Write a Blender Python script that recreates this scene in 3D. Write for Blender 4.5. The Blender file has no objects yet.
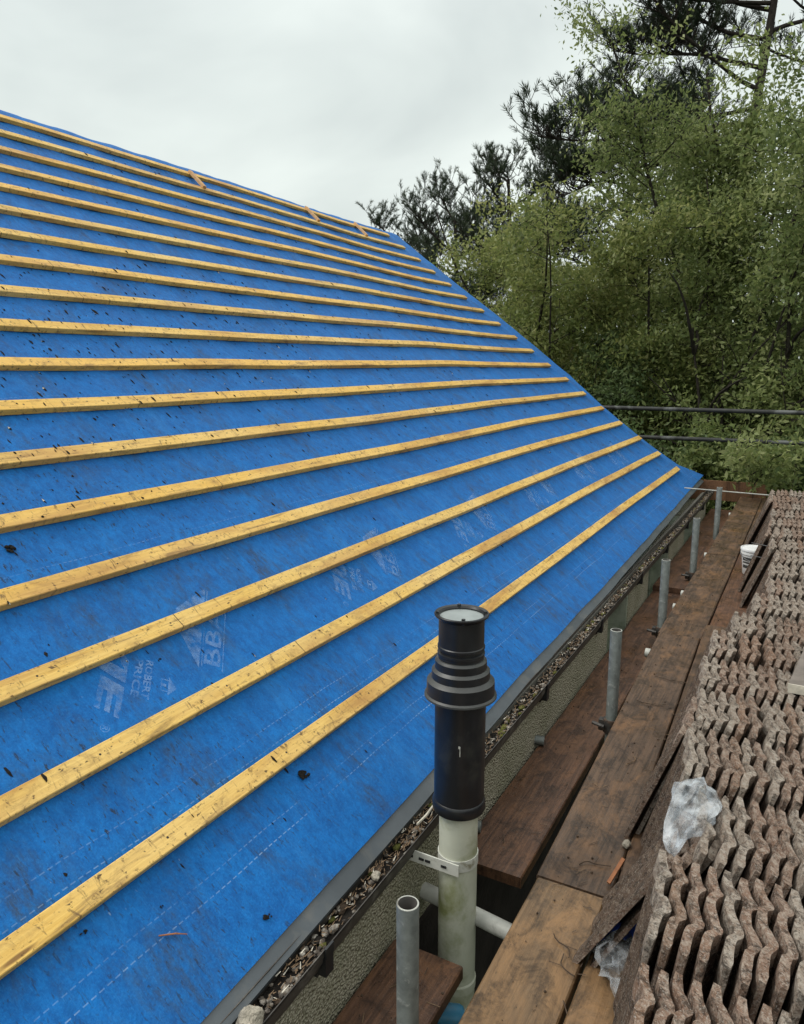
import bpy, math, random
import numpy as np
from mathutils import Vector, Matrix, noise as mnoise
random.seed(7); np.random.seed(7)
R = math.radians
sc = bpy.context.scene
COL = sc.collection

# ------------------------------------------------------------------ helpers
class MB:
    def __init__(s): s.v=[]; s.f=[]; s.m=[]; s.uv=None
    def quad(s, a,b,c,d,m=0):
        n=len(s.v); s.v+= [tuple(a),tuple(b),tuple(c),tuple(d)]; s.f.append((n,n+1,n+2,n+3)); s.m.append(m)
    def box(s, x0,x1,y0,y1,z0,z1,m=0,bev=0.0):
        n=len(s.v)
        s.v+=[(x0,y0,z0),(x1,y0,z0),(x1,y1,z0),(x0,y1,z0),(x0,y0,z1),(x1,y0,z1),(x1,y1,z1),(x0,y1,z1)]
        for f in ((0,3,2,1),(4,5,6,7),(0,1,5,4),(1,2,6,5),(2,3,7,6),(3,0,4,7)):
            s.f.append(tuple(n+i for i in f)); s.m.append(m)
    def hexa(s, bot, top, m=0):
        n=len(s.v); s.v+=[tuple(p) for p in bot]+[tuple(p) for p in top]
        for f in ((0,3,2,1),(4,5,6,7),(0,1,5,4),(1,2,6,5),(2,3,7,6),(3,0,4,7)):
            s.f.append(tuple(n+i for i in f)); s.m.append(m)
    def tube(s, pts, rad, seg=10, cap=True, m=0):
        pts=[Vector(p) for p in pts]; k=len(pts)
        if not hasattr(rad,'__len__'): rad=[rad]*k
        n0=len(s.v); up=Vector((0.13,0.31,0.94)); 
        for i,p in enumerate(pts):
            t=(pts[min(i+1,k-1)]-pts[max(i-1,0)]).normalized()
            if abs(t.dot(up))>.95: up=Vector((0.94,0.2,0.1))
            a=t.cross(up).normalized(); b=t.cross(a).normalized()
            for j in range(seg):
                an=2*math.pi*j/seg; q=p+(a*math.cos(an)+b*math.sin(an))*rad[i]; s.v.append(tuple(q))
        for i in range(k-1):
            for j in range(seg):
                j2=(j+1)%seg
                s.f.append((n0+i*seg+j,n0+i*seg+j2,n0+(i+1)*seg+j2,n0+(i+1)*seg+j)); s.m.append(m)
        if cap:
            s.f.append(tuple(n0+j for j in reversed(range(seg)))); s.m.append(m)
            s.f.append(tuple(n0+(k-1)*seg+j for j in range(seg))); s.m.append(m)
    def lathe(s, prof, seg=40, cx=0, cy=0, m=0, mats=None):
        n0=len(s.v); k=len(prof)
        for r,z in prof:
            for j in range(seg):
                an=2*math.pi*j/seg; s.v.append((cx+r*math.cos(an),cy+r*math.sin(an),z))
        for i in range(k-1):
            for j in range(seg):
                j2=(j+1)%seg
                s.f.append((n0+i*seg+j,n0+i*seg+j2,n0+(i+1)*seg+j2,n0+(i+1)*seg+j)); s.m.append(mats[i] if mats else m)
    def disc(s, r,z,seg=40,cx=0,cy=0,m=0):
        n0=len(s.v)
        for j in range(seg):
            an=2*math.pi*j/seg; s.v.append((cx+r*math.cos(an),cy+r*math.sin(an),z))
        s.f.append(tuple(range(n0,n0+seg))); s.m.append(m)
    def mesh(s,name,mats,smooth=False):
        me=bpy.data.meshes.new(name); me.from_pydata(s.v,[],s.f)
        for mm in (mats if isinstance(mats,(list,tuple)) else [mats]): me.materials.append(mm)
        if any(s.m): me.polygons.foreach_set('material_index',s.m)
        if smooth:
            me.polygons.foreach_set('use_smooth',[True]*len(me.polygons))
        if s.uv is not None:
            uvl=me.uv_layers.new(name='UVMap'); a=np.array(s.uv,dtype=np.float32)
            li=np.empty(len(me.loops),dtype=np.int32); me.loops.foreach_get('vertex_index',li)
            uvl.data.foreach_set('uv',a[li].ravel())
        me.update(); return me
    def build(s,name,mats,parent=None,smooth=False):
        return link(name,s.mesh(name,mats,smooth),parent)
def sharp(o,ang=35):
    me=o.data
    me.polygons.foreach_set('use_smooth',[True]*len(me.polygons))
    try: me.set_sharp_from_angle(angle=R(ang))
    except Exception: pass
    return o
def link(name,me,parent=None):
    o=bpy.data.objects.new(name,me); COL.objects.link(o)
    if parent is not None: o.parent=parent
    return o
def tag(o,label=None,cat=None,group=None,kind=None):
    if label: o['label']=label
    if cat: o['category']=cat
    if group: o['group']=group
    o['kind']=kind or 'thing'
    return o
def empty(name,loc,label,cat,group=None):
    o=bpy.data.objects.new(name,None); o.empty_display_size=.1; COL.objects.link(o); o.location=loc
    return tag(o,label,cat,group)
def child(mb,name,mats,parent,smooth=False):
    """mesh given in world coordinates, parented to an unrotated Empty"""
    l=parent.location if parent.parent is None else parent.parent.location
    if parent.parent is None: mb.v=[(x-l[0],y-l[1],z-l[2]) for x,y,z in mb.v]
    else: mb.v=[(x-l[0],y-l[1],z-l[2]) for x,y,z in mb.v]
    return mb.build(name,mats,parent,smooth)
def fnum(x,y,z): return mnoise.noise(Vector((x,y,z)))

# ------------------------------------------------------------------ materials
class NT:
    def __init__(s,name):
        s.mat=bpy.data.materials.new(name); s.mat.use_nodes=True; s.nt=s.mat.node_tree; s.nt.nodes.clear()
        s.out=s.n('ShaderNodeOutputMaterial')
    def n(s,t,**k):
        nd=s.nt.nodes.new(t)
        for a,b in k.items(): setattr(nd,a,b)
        return nd
    def L(s,a,b): s.nt.links.new(a,b)
    def coord(s,kind='Object',scale=(1,1,1)):
        t=s.n('ShaderNodeTexCoord'); m=s.n('ShaderNodeMapping'); m.inputs['Scale'].default_value=scale
        s.L(t.outputs[kind],m.inputs['Vector']); return m.outputs['Vector']
    def noise(s,vec,scale,detail=4,rough=.6,dist=0):
        n=s.n('ShaderNodeTexNoise'); n.inputs['Scale'].default_value=scale; n.inputs['Detail'].default_value=detail
        n.inputs['Roughness'].default_value=rough; n.inputs['Distortion'].default_value=dist
        if vec is not None: s.L(vec,n.inputs['Vector'])
        return n.outputs['Fac']
    def ramp(s,fac,stops,const=False):
        r=s.n('ShaderNodeValToRGB'); e=r.color_ramp.elements
        if const: r.color_ramp.interpolation='CONSTANT'
        while len(e)<len(stops): e.new(.5)
        for el,(p,c) in zip(e,stops):
            el.position=p; el.color=(c,c,c,1) if not hasattr(c,'__len__') else (*c,1)
        s.L(fac,r.inputs['Fac']); return r.outputs['Color']
    def mix(s,fac,a,b,blend='MIX'):
        m=s.n('ShaderNodeMix',data_type='RGBA',blend_type=blend)
        for v,i in ((fac,0),(a,6),(b,7)):
            if hasattr(v,'is_linked') or isinstance(v,bpy.types.NodeSocket): s.L(v,m.inputs[i])
            elif i==0: m.inputs[i].default_value=v
            else: m.inputs[i].default_value=(*v,1) if hasattr(v,'__len__') else (v,v,v,1)
        return m.outputs[2]
    def math(s,op,a,b=None,clamp=False):
        m=s.n('ShaderNodeMath',operation=op,use_clamp=clamp)
        for i,v in enumerate((a,b)):
            if v is None: continue
            if isinstance(v,bpy.types.NodeSocket): s.L(v,m.inputs[i])
            else: m.inputs[i].default_value=v
        return m.outputs[0]
    def bump(s,h,strength=.3,dist=.01):
        b=s.n('ShaderNodeBump'); b.inputs['Strength'].default_value=strength; b.inputs['Distance'].default_value=dist
        s.L(h,b.inputs['Height']); return b.outputs['Normal']
    def bsdf(s,color,rough=.6,normal=None,metal=0,spec=.5,**kw):
        b=s.n('ShaderNodeBsdfPrincipled')
        for nm,v in (('Base Color',color),('Roughness',rough),('Metallic',metal),('Specular IOR Level',spec)):
            if isinstance(v,bpy.types.NodeSocket): s.L(v,b.inputs[nm])
            else: b.inputs[nm].default_value=(*v,1) if hasattr(v,'__len__') else v
        for k,v in kw.items(): b.inputs[k.replace('_',' ')].default_value=v
        if normal is not None: s.L(normal,b.inputs['Normal'])
        s.L(b.outputs[0],s.out.inputs['Surface']); return b
    def rnd(s): return s.n('ShaderNodeObjectInfo').outputs['Random']

def simple(name,col,rough=.5,var=.35,scale=20,metal=0,spec=.5,bump=.15,bd=.003,dirt=None,dscale=4,dpos=(.5,.68)):
    t=NT(name); v=t.coord('Object')
    n=t.noise(v,scale,5)
    c=t.mix(t.ramp(n,[(.3,0.),(.7,1.)]),tuple(x*(1-var) for x in col),tuple(min(1,x*(1+var)) for x in col))
    if dirt is not None:
        d=t.noise(v,dscale,6,.65,.4); c=t.mix(t.ramp(d,[(dpos[0],0.),(dpos[1],1.)]),c,dirt)
    t.bsdf(c,rough,t.bump(t.noise(v,scale*6,3),bump,bd),metal,spec); return t.mat

def m_membrane():
    t=NT('blue_underlay'); uv=t.n('ShaderNodeUVMap'); 
    def mp(sx,sy,ox=0):
        m=t.n('ShaderNodeMapping'); m.inputs['Scale'].default_value=(sx,sy,1); m.inputs['Location'].default_value=(ox,0,0); t.L(uv.outputs[0],m.inputs['Vector']); return m.outputs[0]
    base=t.mix(t.ramp(t.noise(mp(1,1),7,6,.65),[(.3,0.),(.72,1.)]),(.002,.090,.335),(.005,.155,.49))
    fine=t.noise(mp(1,1),160,3,.7)
    base=t.mix(t.ramp(fine,[(.38,0.),(.7,.5)]),base,(.011,.215,.60))
    base=t.mix(t.ramp(t.noise(mp(38,24),1,5,.75,.4),[(.42,0.),(.64,.55)]),base,(.002,.062,.24))
    streak=t.noise(mp(9,1.1,3),1,4,.6)
    base=t.mix(t.ramp(streak,[(.55,0.),(.78,.35)]),base,(.04,.22,.52))
    # soil rubbed into the fabric, in blotches drawn out down the slope
    d=t.math('MULTIPLY',t.ramp(t.noise(mp(5.5,2.6,1),1,7,.72,.5),[(.50,0.),(.66,1.)]),t.ramp(t.noise(mp(60,22),1,3,.7),[(.35,.1),(.65,1.)]))
    base=t.mix(t.math('MULTIPLY',d,.8),base,(.035,.05,.075))
    patch=t.ramp(t.noise(mp(1.3,1.6,7),1,3,.6),[(.38,.10),(.60,1.)])
    sp=t.math('MULTIPLY',t.ramp(t.noise(mp(95,26,11),1,4,.7,.5),[(.585,0.),(.65,.9)]),patch)
    base=t.mix(sp,base,(.02,.024,.03))
    fib=t.ramp(t.noise(mp(210,45,3),1,3,.7,2.),[(.54,0.),(.70,.6)])
    base=t.mix(t.math('MULTIPLY',fib,.4),base,(.05,.29,.68))
    d2=t.ramp(t.noise(mp(30,15,5),1,6,.78,.8),[(.645,0.),(.70,.85)])
    base=t.mix(d2,base,(.03,.035,.04))
    sep=t.n('ShaderNodeSeparateXYZ'); t.L(uv.outputs[0],sep.inputs[0]); u,v=sep.outputs[0],sep.outputs[1]
    # printed dashed lap lines
    wob=t.math('MULTIPLY',t.math('SUBTRACT',t.noise(mp(1.2,.01),1,2),.5),.03)
    vv=t.math('ADD',v,wob)
    tot=None
    for s0,st in ((.072,.55),(.018,.8),(-.148,.55),(-.188,.95),(.84,.5),(1.62,.3),(2.43,.25)):
        near=t.math('LESS_THAN',t.math('ABSOLUTE',t.math('SUBTRACT',vv,s0)),.0014)
        w=t.math('MULTIPLY',near,st)
        tot=w if tot is None else t.math('ADD',tot,w)
    dash=t.math('LESS_THAN',t.math('FRACT',t.math('MULTIPLY',u,52.)),.64)
    fade=t.ramp(t.noise(mp(5,2,9),1,4,.7),[(.38,.05),(.62,1.)])
    ln=t.math('MULTIPLY',t.math('MULTIPLY',tot,dash),fade)
    base=t.mix(t.math('MULTIPLY',ln,.42),base,(.42,.58,.78))
    # scuffs: pale dust flecks
    sc_=t.ramp(t.noise(mp(70,30,2),1,2,.5),[(.74,0.),(.80,.45)])
    base=t.mix(sc_,base,(.35,.45,.55))
    h=t.math('ADD',t.math('MULTIPLY',fine,.5),t.math('MULTIPLY',t.noise(mp(14,5),1,5,.6),2.5))
    b=t.bsdf(base,.7,t.bump(h,.45,.008),0,.18)
    b.inputs['Sheen Weight'].default_value=.06; b.inputs['Sheen Roughness'].default_value=.6
    b.inputs['Sheen Tint'].default_value=(.6,.75,1,1)
    return t.mat

def m_batten():
    t=NT('batten_softwood'); uv=t.n('ShaderNodeUVMap'); rn=t.rnd()
    off=t.n('ShaderNodeCombineXYZ'); t.L(t.math('MULTIPLY',rn,50.),off.inputs[0]); t.L(t.math('MULTIPLY',rn,13.),off.inputs[1])
    add=t.n('ShaderNodeVectorMath',operation='ADD'); t.L(uv.outputs[0],add.inputs[0]); t.L(off.outputs[0],add.inputs[1])
    def mp(sx,sy):
        m=t.n('ShaderNodeMapping'); m.inputs['Scale'].default_value=(sx,sy,1); t.L(add.outputs[0],m.inputs['Vector']); return m.outputs[0]
    g=t.noise(mp(4,130),1,5,.65,.35)
    c=t.mix(t.ramp(g,[(.28,0.),(.7,1.)]),(.56,.32,.060),(.86,.59,.17))
    c=t.mix(t.ramp(t.noise(mp(1.6,4),1,4),[(.38,0.),(.7,.6)]),c,(.82,.64,.31))
    c=t.mix(t.math('MULTIPLY',rn,.65),c,(.80,.46,.10))
    c=t.mix(t.ramp(t.noise(mp(9,16),1,6,.75,1.),[(.52,0.),(.72,.6)]),c,(.20,.11,.05))
    c=t.mix(t.ramp(t.noise(mp(40,60),1,3,.6),[(.63,0.),(.69,.9)]),c,(.035,.025,.02))
    vor=t.n('ShaderNodeTexVoronoi'); vor.inputs['Scale'].default_value=1; t.L(mp(2.1,15),vor.inputs['Vector'])
    c=t.mix(t.ramp(vor.outputs['Distance'],[(.05,.8),(.10,0.)]),c,(.16,.07,.025))
    c=t.mix(t.ramp(t.noise(mp(34,70),1,5,.75,.4),[(.60,0.),(.67,.7)]),c,(.06,.035,.02))
    c=t.mix(t.ramp(t.noise(mp(1.3,5),1,5,.65,.5),[(.48,0.),(.66,.7)]),c,(.42,.21,.07))
    c=t.mix(t.ramp(t.noise(mp(48,16),1,5,.75,.8),[(.57,0.),(.66,.75)]),c,(.07,.042,.026))
    c=t.mix(t.ramp(t.noise(mp(3.5,26),1,6,.7,.5),[(.56,0.),(.66,.6)]),c,(.15,.085,.045))
    s2=t.n('ShaderNodeSeparateXYZ'); t.L(uv.outputs[0],s2.inputs[0]); uu,vv=s2.outputs[0],s2.outputs[1]
    du=t.math('ABSOLUTE',t.math('SUBTRACT',t.math('MULTIPLY',t.math('FRACT',t.math('MULTIPLY',uu,1/.45)),.45),.225))
    dv=t.math('ABSOLUTE',t.math('SUBTRACT',t.math('MULTIPLY',t.math('FRACT',t.math('MULTIPLY',vv,1/.3)),.3),.052))
    c=t.mix(t.math('LESS_THAN',t.math('ADD',t.math('MULTIPLY',du,du),t.math('MULTIPLY',dv,dv)),.0000105),c,(.03,.025,.022))
    jn=t.math('FRACT',t.math('MULTIPLY',t.math('ADD',uu,t.math('MULTIPLY',rn,9.)),1/4.2))
    c=t.mix(t.math('LESS_THAN',jn,.0007),c,(.03,.02,.012))
    t.bsdf(c,.6,t.bump(g,.35,.004),0,.3); return t.mat

def m_board(name,dark,mid,warm,wpos=(.5,.75)):
    t=NT(name); rn=t.rnd(); tc=t.n('ShaderNodeTexCoord')
    off=t.n('ShaderNodeCombineXYZ'); t.L(t.math('MULTIPLY',rn,37.),off.inputs[0]); t.L(t.math('MULTIPLY',rn,11.),off.inputs[1])
    add=t.n('ShaderNodeVectorMath',operation='ADD'); t.L(tc.outputs['Object'],add.inputs[0]); t.L(off.outputs[0],add.inputs[1])
    def mp(sx,sy,sz=1):
        m=t.n('ShaderNodeMapping'); m.inputs['Scale'].default_value=(sx,sy,sz); t.L(add.outputs[0],m.inputs['Vector']); return m.outputs[0]
    g=t.noise(mp(80,3,60),1,6,.7,.4)
    c=t.mix(t.ramp(g,[(.36,0.),(.62,1.)]),dark,mid)
    c=t.mix(t.ramp(t.noise(mp(7,3.2),1,8,.74,.9),[(wpos[0],0.),(wpos[1],.8)]),c,warm)
    c=t.mix(t.ramp(t.noise(mp(13,9),1,8,.78,.6),[(.485,0.),(.62,.7)]),c,tuple(x*.34 for x in dark))
    c=t.mix(t.ramp(t.noise(mp(55,45),1,5,.7),[(.62,0.),(.72,.6)]),c,(.16,.13,.10))
    c=t.mix(t.ramp(t.noise(mp(120,70),1,2,.5),[(.70,0.),(.76,.8)]),c,(.012,.010,.008))
    ro=t.ramp(t.noise(mp(5,3),1,4),[(.35,.27),(.65,.62)])
    t.bsdf(c,ro,t.bump(t.math('ADD',g,t.noise(mp(60,60,60),1,5,.7)),.5,.004),0,.4); return t.mat

def m_tile(name,base,lich,amount):
    t=NT(name); rn=t.rnd(); tc=t.n('ShaderNodeTexCoord')
    off=t.n('ShaderNodeCombineXYZ'); t.L(t.math('MULTIPLY',rn,31.),off.inputs[0]); t.L(t.math('MULTIPLY',rn,17.),off.inputs[2])
    add=t.n('ShaderNodeVectorMath',operation='ADD'); t.L(tc.outputs['Object'],add.inputs[0]); t.L(off.outputs[0],add.inputs[1]); v=add.outputs[0]
    n1=t.noise(v,22,7,.72,.3); n2=t.noise(v,75,5,.72); n3=t.noise(v,260,3,.7)
    c=t.mix(t.ramp(n1,[(.34,0.),(.62,1.)]),tuple(x*.62 for x in base),base)
    c=t.mix(t.math('MULTIPLY',rn,.35),c,(base[0]*1.15,base[1]*.9,base[2]*.75))
    c=t.mix(t.ramp(n2,[(.52-amount*.16,0.),(.66,.85)]),c,lich)
    c=t.mix(t.ramp(t.noise(v,38,6,.75,.6),[(.50,0.),(.60,.85)]),c,tuple(x*.2 for x in base))
    c=t.mix(t.ramp(n3,[(.56,0.),(.68,.65)]),c,(.50,.46,.41))
    c=t.mix(t.ramp(t.noise(v,170,4,.75),[(.56,0.),(.64,.8)]),c,tuple(x*.2 for x in base))
    h=t.math('ADD',t.math('MULTIPLY',t.noise(v,180,4,.7),1.2),n3)
    t.bsdf(c,.9,t.bump(h,.8,.004),0,.25); return t.mat

def m_render():
    t=NT('roughcast_render'); v=t.coord('Object')
    vor=t.n('ShaderNodeTexVoronoi'); vor.inputs['Scale'].default_value=1; vm=t.n('ShaderNodeMix',data_type='RGBA',blend_type='ADD'); vm.inputs[0].default_value=.9; t.L(t.coord('Object',(120,120,120)),vm.inputs[6]); nz=t.n('ShaderNodeTexNoise'); nz.inputs['Scale'].default_value=90; t.L(v,nz.inputs['Vector']); t.L(nz.outputs['Color'],vm.inputs[7]); t.L(vm.outputs[2],vor.inputs['Vector'])
    n=t.noise(v,60,4,.7)
    c=t.mix(t.ramp(vor.outputs['Distance'],[(.1,0.),(.7,1.)]),(.66,.61,.48),(.30,.28,.20))
    c=t.mix(t.ramp(t.noise(v,5,5,.7),[(.4,0.),(.7,.6)]),c,(.24,.245,.15))
    c=t.mix(t.ramp(n,[(.6,0.),(.72,.6)]),c,(.68,.64,.52))
    t.bsdf(c,.95,t.bump(t.math('SUBTRACT',1.,vor.outputs['Distance']),1.,.012),0,.2); return t.mat

def m_leaf(name,cols,trans=.35):
    t=NT(name); at=t.n('ShaderNodeAttribute'); at.attribute_name='tone'
    c=t.ramp(at.outputs['Fac'],[(i/(len(cols)-1),k) for i,k in enumerate(cols)])
    b=t.bsdf(c,.5,None,0,.35)
    tr=t.n('ShaderNodeBsdfTranslucent'); t.L(c,tr.inputs['Color']); mx=t.n('ShaderNodeMixShader'); mx.inputs[0].default_value=trans
    t.L(b.outputs[0],mx.inputs[1]); t.L(tr.outputs[0],mx.inputs[2]); t.L(mx.outputs[0],t.out.inputs['Surface']); return t.mat

def m_plastic_bag():
    t=NT('clear_plastic_film'); v=t.coord('Object')
    b=t.bsdf((.80,.83,.85),.18,t.bump(t.noise(v,40,3,.6,.2),.4,.008),0,.7)
    tr=t.n('ShaderNodeBsdfTransparent'); tr.inputs[0].default_value=(.93,.95,.97,1)
    lw=t.n('ShaderNodeLayerWeight'); lw.inputs[0].default_value=.35
    f=t.math('ADD',t.math('MULTIPLY',lw.outputs['Facing'],.34),t.ramp(t.noise(v,24,3,.6,.3),[(.40,.0),(.68,.34)]),True)
    mx=t.n('ShaderNodeMixShader'); t.L(f,mx.inputs[0]); t.L(tr.outputs[0],mx.inputs[1]); t.L(b.outputs[0],mx.inputs[2])
    t.L(mx.outputs[0],t.out.inputs['Surface']); return t.mat
def m_print():
    t=NT('faded_white_print'); v=t.coord('Object')
    d=t.n('ShaderNodeBsdfDiffuse'); d.inputs[0].default_value=(.34,.52,.80,1)
    tr=t.n('ShaderNodeBsdfTransparent'); mx=t.n('ShaderNodeMixShader')
    t.L(t.ramp(t.noise(v,28,5,.7),[(.36,.0),(.7,.40)]),mx.inputs[0]); t.L(tr.outputs[0],mx.inputs[1]); t.L(d.outputs[0],mx.inputs[2])
    t.L(mx.outputs[0],t.out.inputs['Surface']); return t.mat

M={}
M['mem']=m_membrane(); M['bat']=m_batten(); M['render']=m_render(); M['bag']=m_plastic_bag(); M['print']=m_print()
M['deck']=m_board('scaffold_deck_wood',(.052,.033,.022),(.130,.080,.050),(.22,.115,.052),(.50,.70))
M['deck_warm']=m_board('scaffold_deck_wood_worn',(.075,.047,.026),(.20,.125,.065),(.30,.17,.075),(.42,.62))
M['deck_red']=m_board('scaffold_deck_wood_red',(.060,.031,.020),(.15,.076,.043),(.22,.105,.05),(.5,.72))
M['toe']=m_board('toe_board_wood',(.11,.055,.03),(.20,.10,.05),(.26,.13,.06),(.5,.75))
M['tile']=m_tile('concrete_tile_brown',(.235,.155,.112),(.42,.35,.285),.5)
M['tile_g']=m_tile('concrete_tile_lichen',(.255,.195,.15),(.47,.42,.355),.9)
M['tile_o']=m_tile('concrete_tile_rust',(.245,.155,.105),(.41,.33,.265),.45)
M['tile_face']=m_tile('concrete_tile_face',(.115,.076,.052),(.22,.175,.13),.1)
M['galv']=simple('galvanised_steel',(.16,.175,.165),.5,.3,30,.4,.5,.2,.002,(.32,.33,.31),26,(.58,.68))
M['galv_in']=simple('tube_inside',(.12,.11,.10),.8,.3,20,.2)
M['galv_pale']=simple('weathered_white_tube',(.42,.42,.38),.55,.25,12,.1,.5,.2,.003,(.14,.13,.11),9,(.56,.66))
M['tube_dark']=simple('dark_weathered_tube',(.035,.036,.034),.6,.3,14,.2,.4,.2,.002,(.13,.135,.13),2.2,(.52,.62))
M['rust']=simple('clamp_steel',(.07,.065,.06),.6,.4,40,.6,.5,.4,.003,(.14,.08,.05),20)
M['pipe']=simple('weathered_white_pvc',(.56,.57,.46),.42,.12,6,0,.5,.08,.002,(.23,.25,.10),7,(.46,.70))
M['black']=simple('black_plastic',(.012,.013,.015),.34,.3,18,0,.5,.08,.002,(.035,.035,.03),9,(.55,.75))
M['greyp']=simple('dark_grey_plastic',(.050,.052,.050),.42,.2,18,0,.5,.08,.002,(.09,.085,.06),9,(.55,.8))
M['mesh']=simple('pale_terminal_grille',(.27,.30,.295),.5,.12,30,0,.5,.1,.002)
M['strap']=simple('white_strap',(.62,.62,.56),.45,.12,14,.1,.5,.1,.002,(.30,.28,.2),20,(.58,.7))
M['dark']=simple('dark_slot',(.01,.01,.01),.8,.2)
M['tray']=simple('grey_eaves_tray',(.082,.095,.105),.45,.16,6,0,.5,.1,.003,(.14,.14,.13),7,(.55,.75))
M['gutter']=simple('brown_gutter',(.052,.045,.038),.5,.25,9,0,.5,.1,.003,(.15,.14,.12),12,(.54,.72))
M['fascia']=simple('fascia_paint',(.10,.095,.08),.7,.25,10)
M['white']=simple('greenish_white_paint',(.46,.50,.39),.6,.2,6,0,.4,.1,.003,(.16,.2,.12),5,(.5,.7))
M['bucket']=simple('white_plastic',(.78,.79,.78),.35,.06,9,0,.5,.05,.002,(.55,.52,.46),7,(.58,.75))
M['bluec']=simple('blue_plastic',(.05,.22,.36),.4,.2,12,0,.5,.1,.002,(.12,.2,.22),30,(.6,.68))
M['bluepr']=simple('blue_print',(.03,.08,.40),.3,.2,12)
M['wall_shade']=simple('painted_wall_shade',(.022,.018,.015),.9,.4,9,0,.2,.5,.006)  # near-black, so the shade under the scaffold is put into the wall colour
M['moss']=simple('gutter_moss',(.10,.10,.025),.95,.5,90,0,.2,.8,.006)
M['mulch']=simple('brown_mulch',(.085,.060,.042),.95,.5,90,0,.2,.8,.006)
M['stone']=simple('pale_stone',(.40,.36,.29),.9,.45,35,0,.2,.8,.01,(.16,.14,.11),16,(.5,.65))
M['twig']=simple('twig_bark',(.075,.052,.036),.8,.4,40,0,.2,.3,.002)
M['straw']=simple('dry_needles',(.15,.10,.06),.8,.45,60,0,.2,.3,.002)
M['soil']=simple('black_soil',(.018,.015,.012),.9,.5,60,0,.2,.8,.006)
M['chip']=simple('pale_wood_chip',(.50,.46,.38),.8,.3,30)
M['orange']=simple('fresh_orange_wood',(.34,.13,.05),.7,.3,40)
M['plank']=simple('grey_weathered_plank',(.17,.145,.125),.8,.3,14,0,.3,.4,.004)
M['wire']=simple('grey_wire',(.16,.16,.16),.5,.2,30,.6)
M['bark']=simple('bark',(.040,.034,.027),.95,.5,14,0,.2,.8,.02)
M['bark_pine']=simple('pine_bark',(.045,.037,.031),.95,.5,10,0,.2,.8,.02)
M['glass']=simple('window_glass',(.012,.014,.014),.06,.2,3,0,.7,0)
M['leaf_a']=m_leaf('willow_leaves',[(.08,.11,.034),(.18,.225,.066),(.30,.325,.105),(.44,.43,.19)],.5)
M['leaf_b']=m_leaf('sallow_leaves',[(.080,.118,.038),(.165,.215,.070),(.28,.325,.115),(.43,.45,.21)],.5)
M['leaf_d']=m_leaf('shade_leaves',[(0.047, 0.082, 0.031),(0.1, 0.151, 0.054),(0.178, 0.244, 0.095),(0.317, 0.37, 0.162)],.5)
M['needle']=m_leaf('pine_needles',[(.020,.032,.019),(.038,.058,.031),(.062,.086,.045),(.10,.12,.062)],.15)
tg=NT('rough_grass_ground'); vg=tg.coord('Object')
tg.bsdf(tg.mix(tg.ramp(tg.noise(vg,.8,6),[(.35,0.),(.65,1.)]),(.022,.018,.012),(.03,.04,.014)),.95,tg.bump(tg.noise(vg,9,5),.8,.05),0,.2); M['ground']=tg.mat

# ------------------------------------------------------------------ ground
GZ=-3.75
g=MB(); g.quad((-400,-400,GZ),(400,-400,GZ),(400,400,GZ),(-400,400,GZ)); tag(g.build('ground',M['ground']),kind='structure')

# ------------------------------------------------------------------ house
A=R(36.716); CA,SA=math.cos(A),math.sin(A); X0,Z0=-1.24985,-1.05783; GA=.2622
def bigund(y,s):
    w=min(1,max(0,(y-.2)/2))
    return w*(.006*math.sin(y*1.15+s*.3+.7)+.0025*math.sin(y*2.3-s*.5+2.)+.0012*math.sin(y*4.3+s))
def roofP(y,s,n): return Vector((X0-s*CA+n*SA, y, Z0+s*SA+n*CA))
def drape(y,s):
    ph=(y%.45)/.45
    return -.010*math.sin(math.pi*ph)**2*(.5+.5*fnum(y*.8,s*.9,3.))-.0035*fnum(y*5,s*2.2,1.)-.003*fnum(y*14+s*5,s*5-y*2,5.)-(.004*abs(fnum(y*7,s*1.6,8.)) if y>6.5 else 0)
def memN(y,s): return -.0258+bigund(y,s)+drape(y,s)
def interp(v,pts):
    if v<=pts[0][0]: return pts[0][1]
    for (a,b),(c,d) in zip(pts,pts[1:]):
        if v<=c: return b+(d-b)*(v-a)/(c-a)
    return pts[-1][1]
EAVE=[(-1.6,-.372),(.94,-.365),(1.42,-.357),(2.03,-.352),(2.87,-.342),(4.25,-.332),(5.83,-.311),(8.09,-.276),(9.2,-.262)]
def s_eave(y): return interp(y,EAVE)+.004*fnum(y*2.2,7,0)
VER=[(-.27,9.22),(-.12,9.0),(0.,8.82),(.58,8.66),(1.09,8.74),(1.63,8.90),(2.63,8.98),(3.7,8.93),(4.72,8.97)]
def y_ver(s): return interp(s,VER)
S_R=4.66; Y_0=-1.6
house=empty('house',(-1.0,3.5,GZ),'roughcast house with its roof slope covered in blue underlay and timber battens','house')

ny,ns=230,130
mb=MB(); mb.uv=[]
for i in range(ny+1):
    for j in range(ns+1):
        fj=j/ns
        y=Y_0+(8.6-Y_0)*i/ny
        s=s_eave(y)+(S_R-s_eave(y))*fj
        if i>ny-12:                                     # stretch the last columns out to the uneven verge
            k=(i-(ny-12))/12; ya=Y_0+(8.6-Y_0)*(ny-12)/ny; y=ya+(y_ver(s)-ya)*k
            s=s_eave(y)+(S_R-s_eave(y))*fj
        n=memN(y,s)
        if y>8.55: n+= .05*max(0,y-8.75)*max(0,.1-s)*2
        if fj>.985: n-=(fj-.985)*1.2
        p=roofP(y,s,n); mb.v.append(tuple(p)); mb.uv.append((y,s))
for i in range(ny):
    for j in range(ns):
        a=i*(ns+1)+j; mb.f.append((a,a+ns+1,a+ns+2,a+1)); mb.m.append(0)
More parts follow.
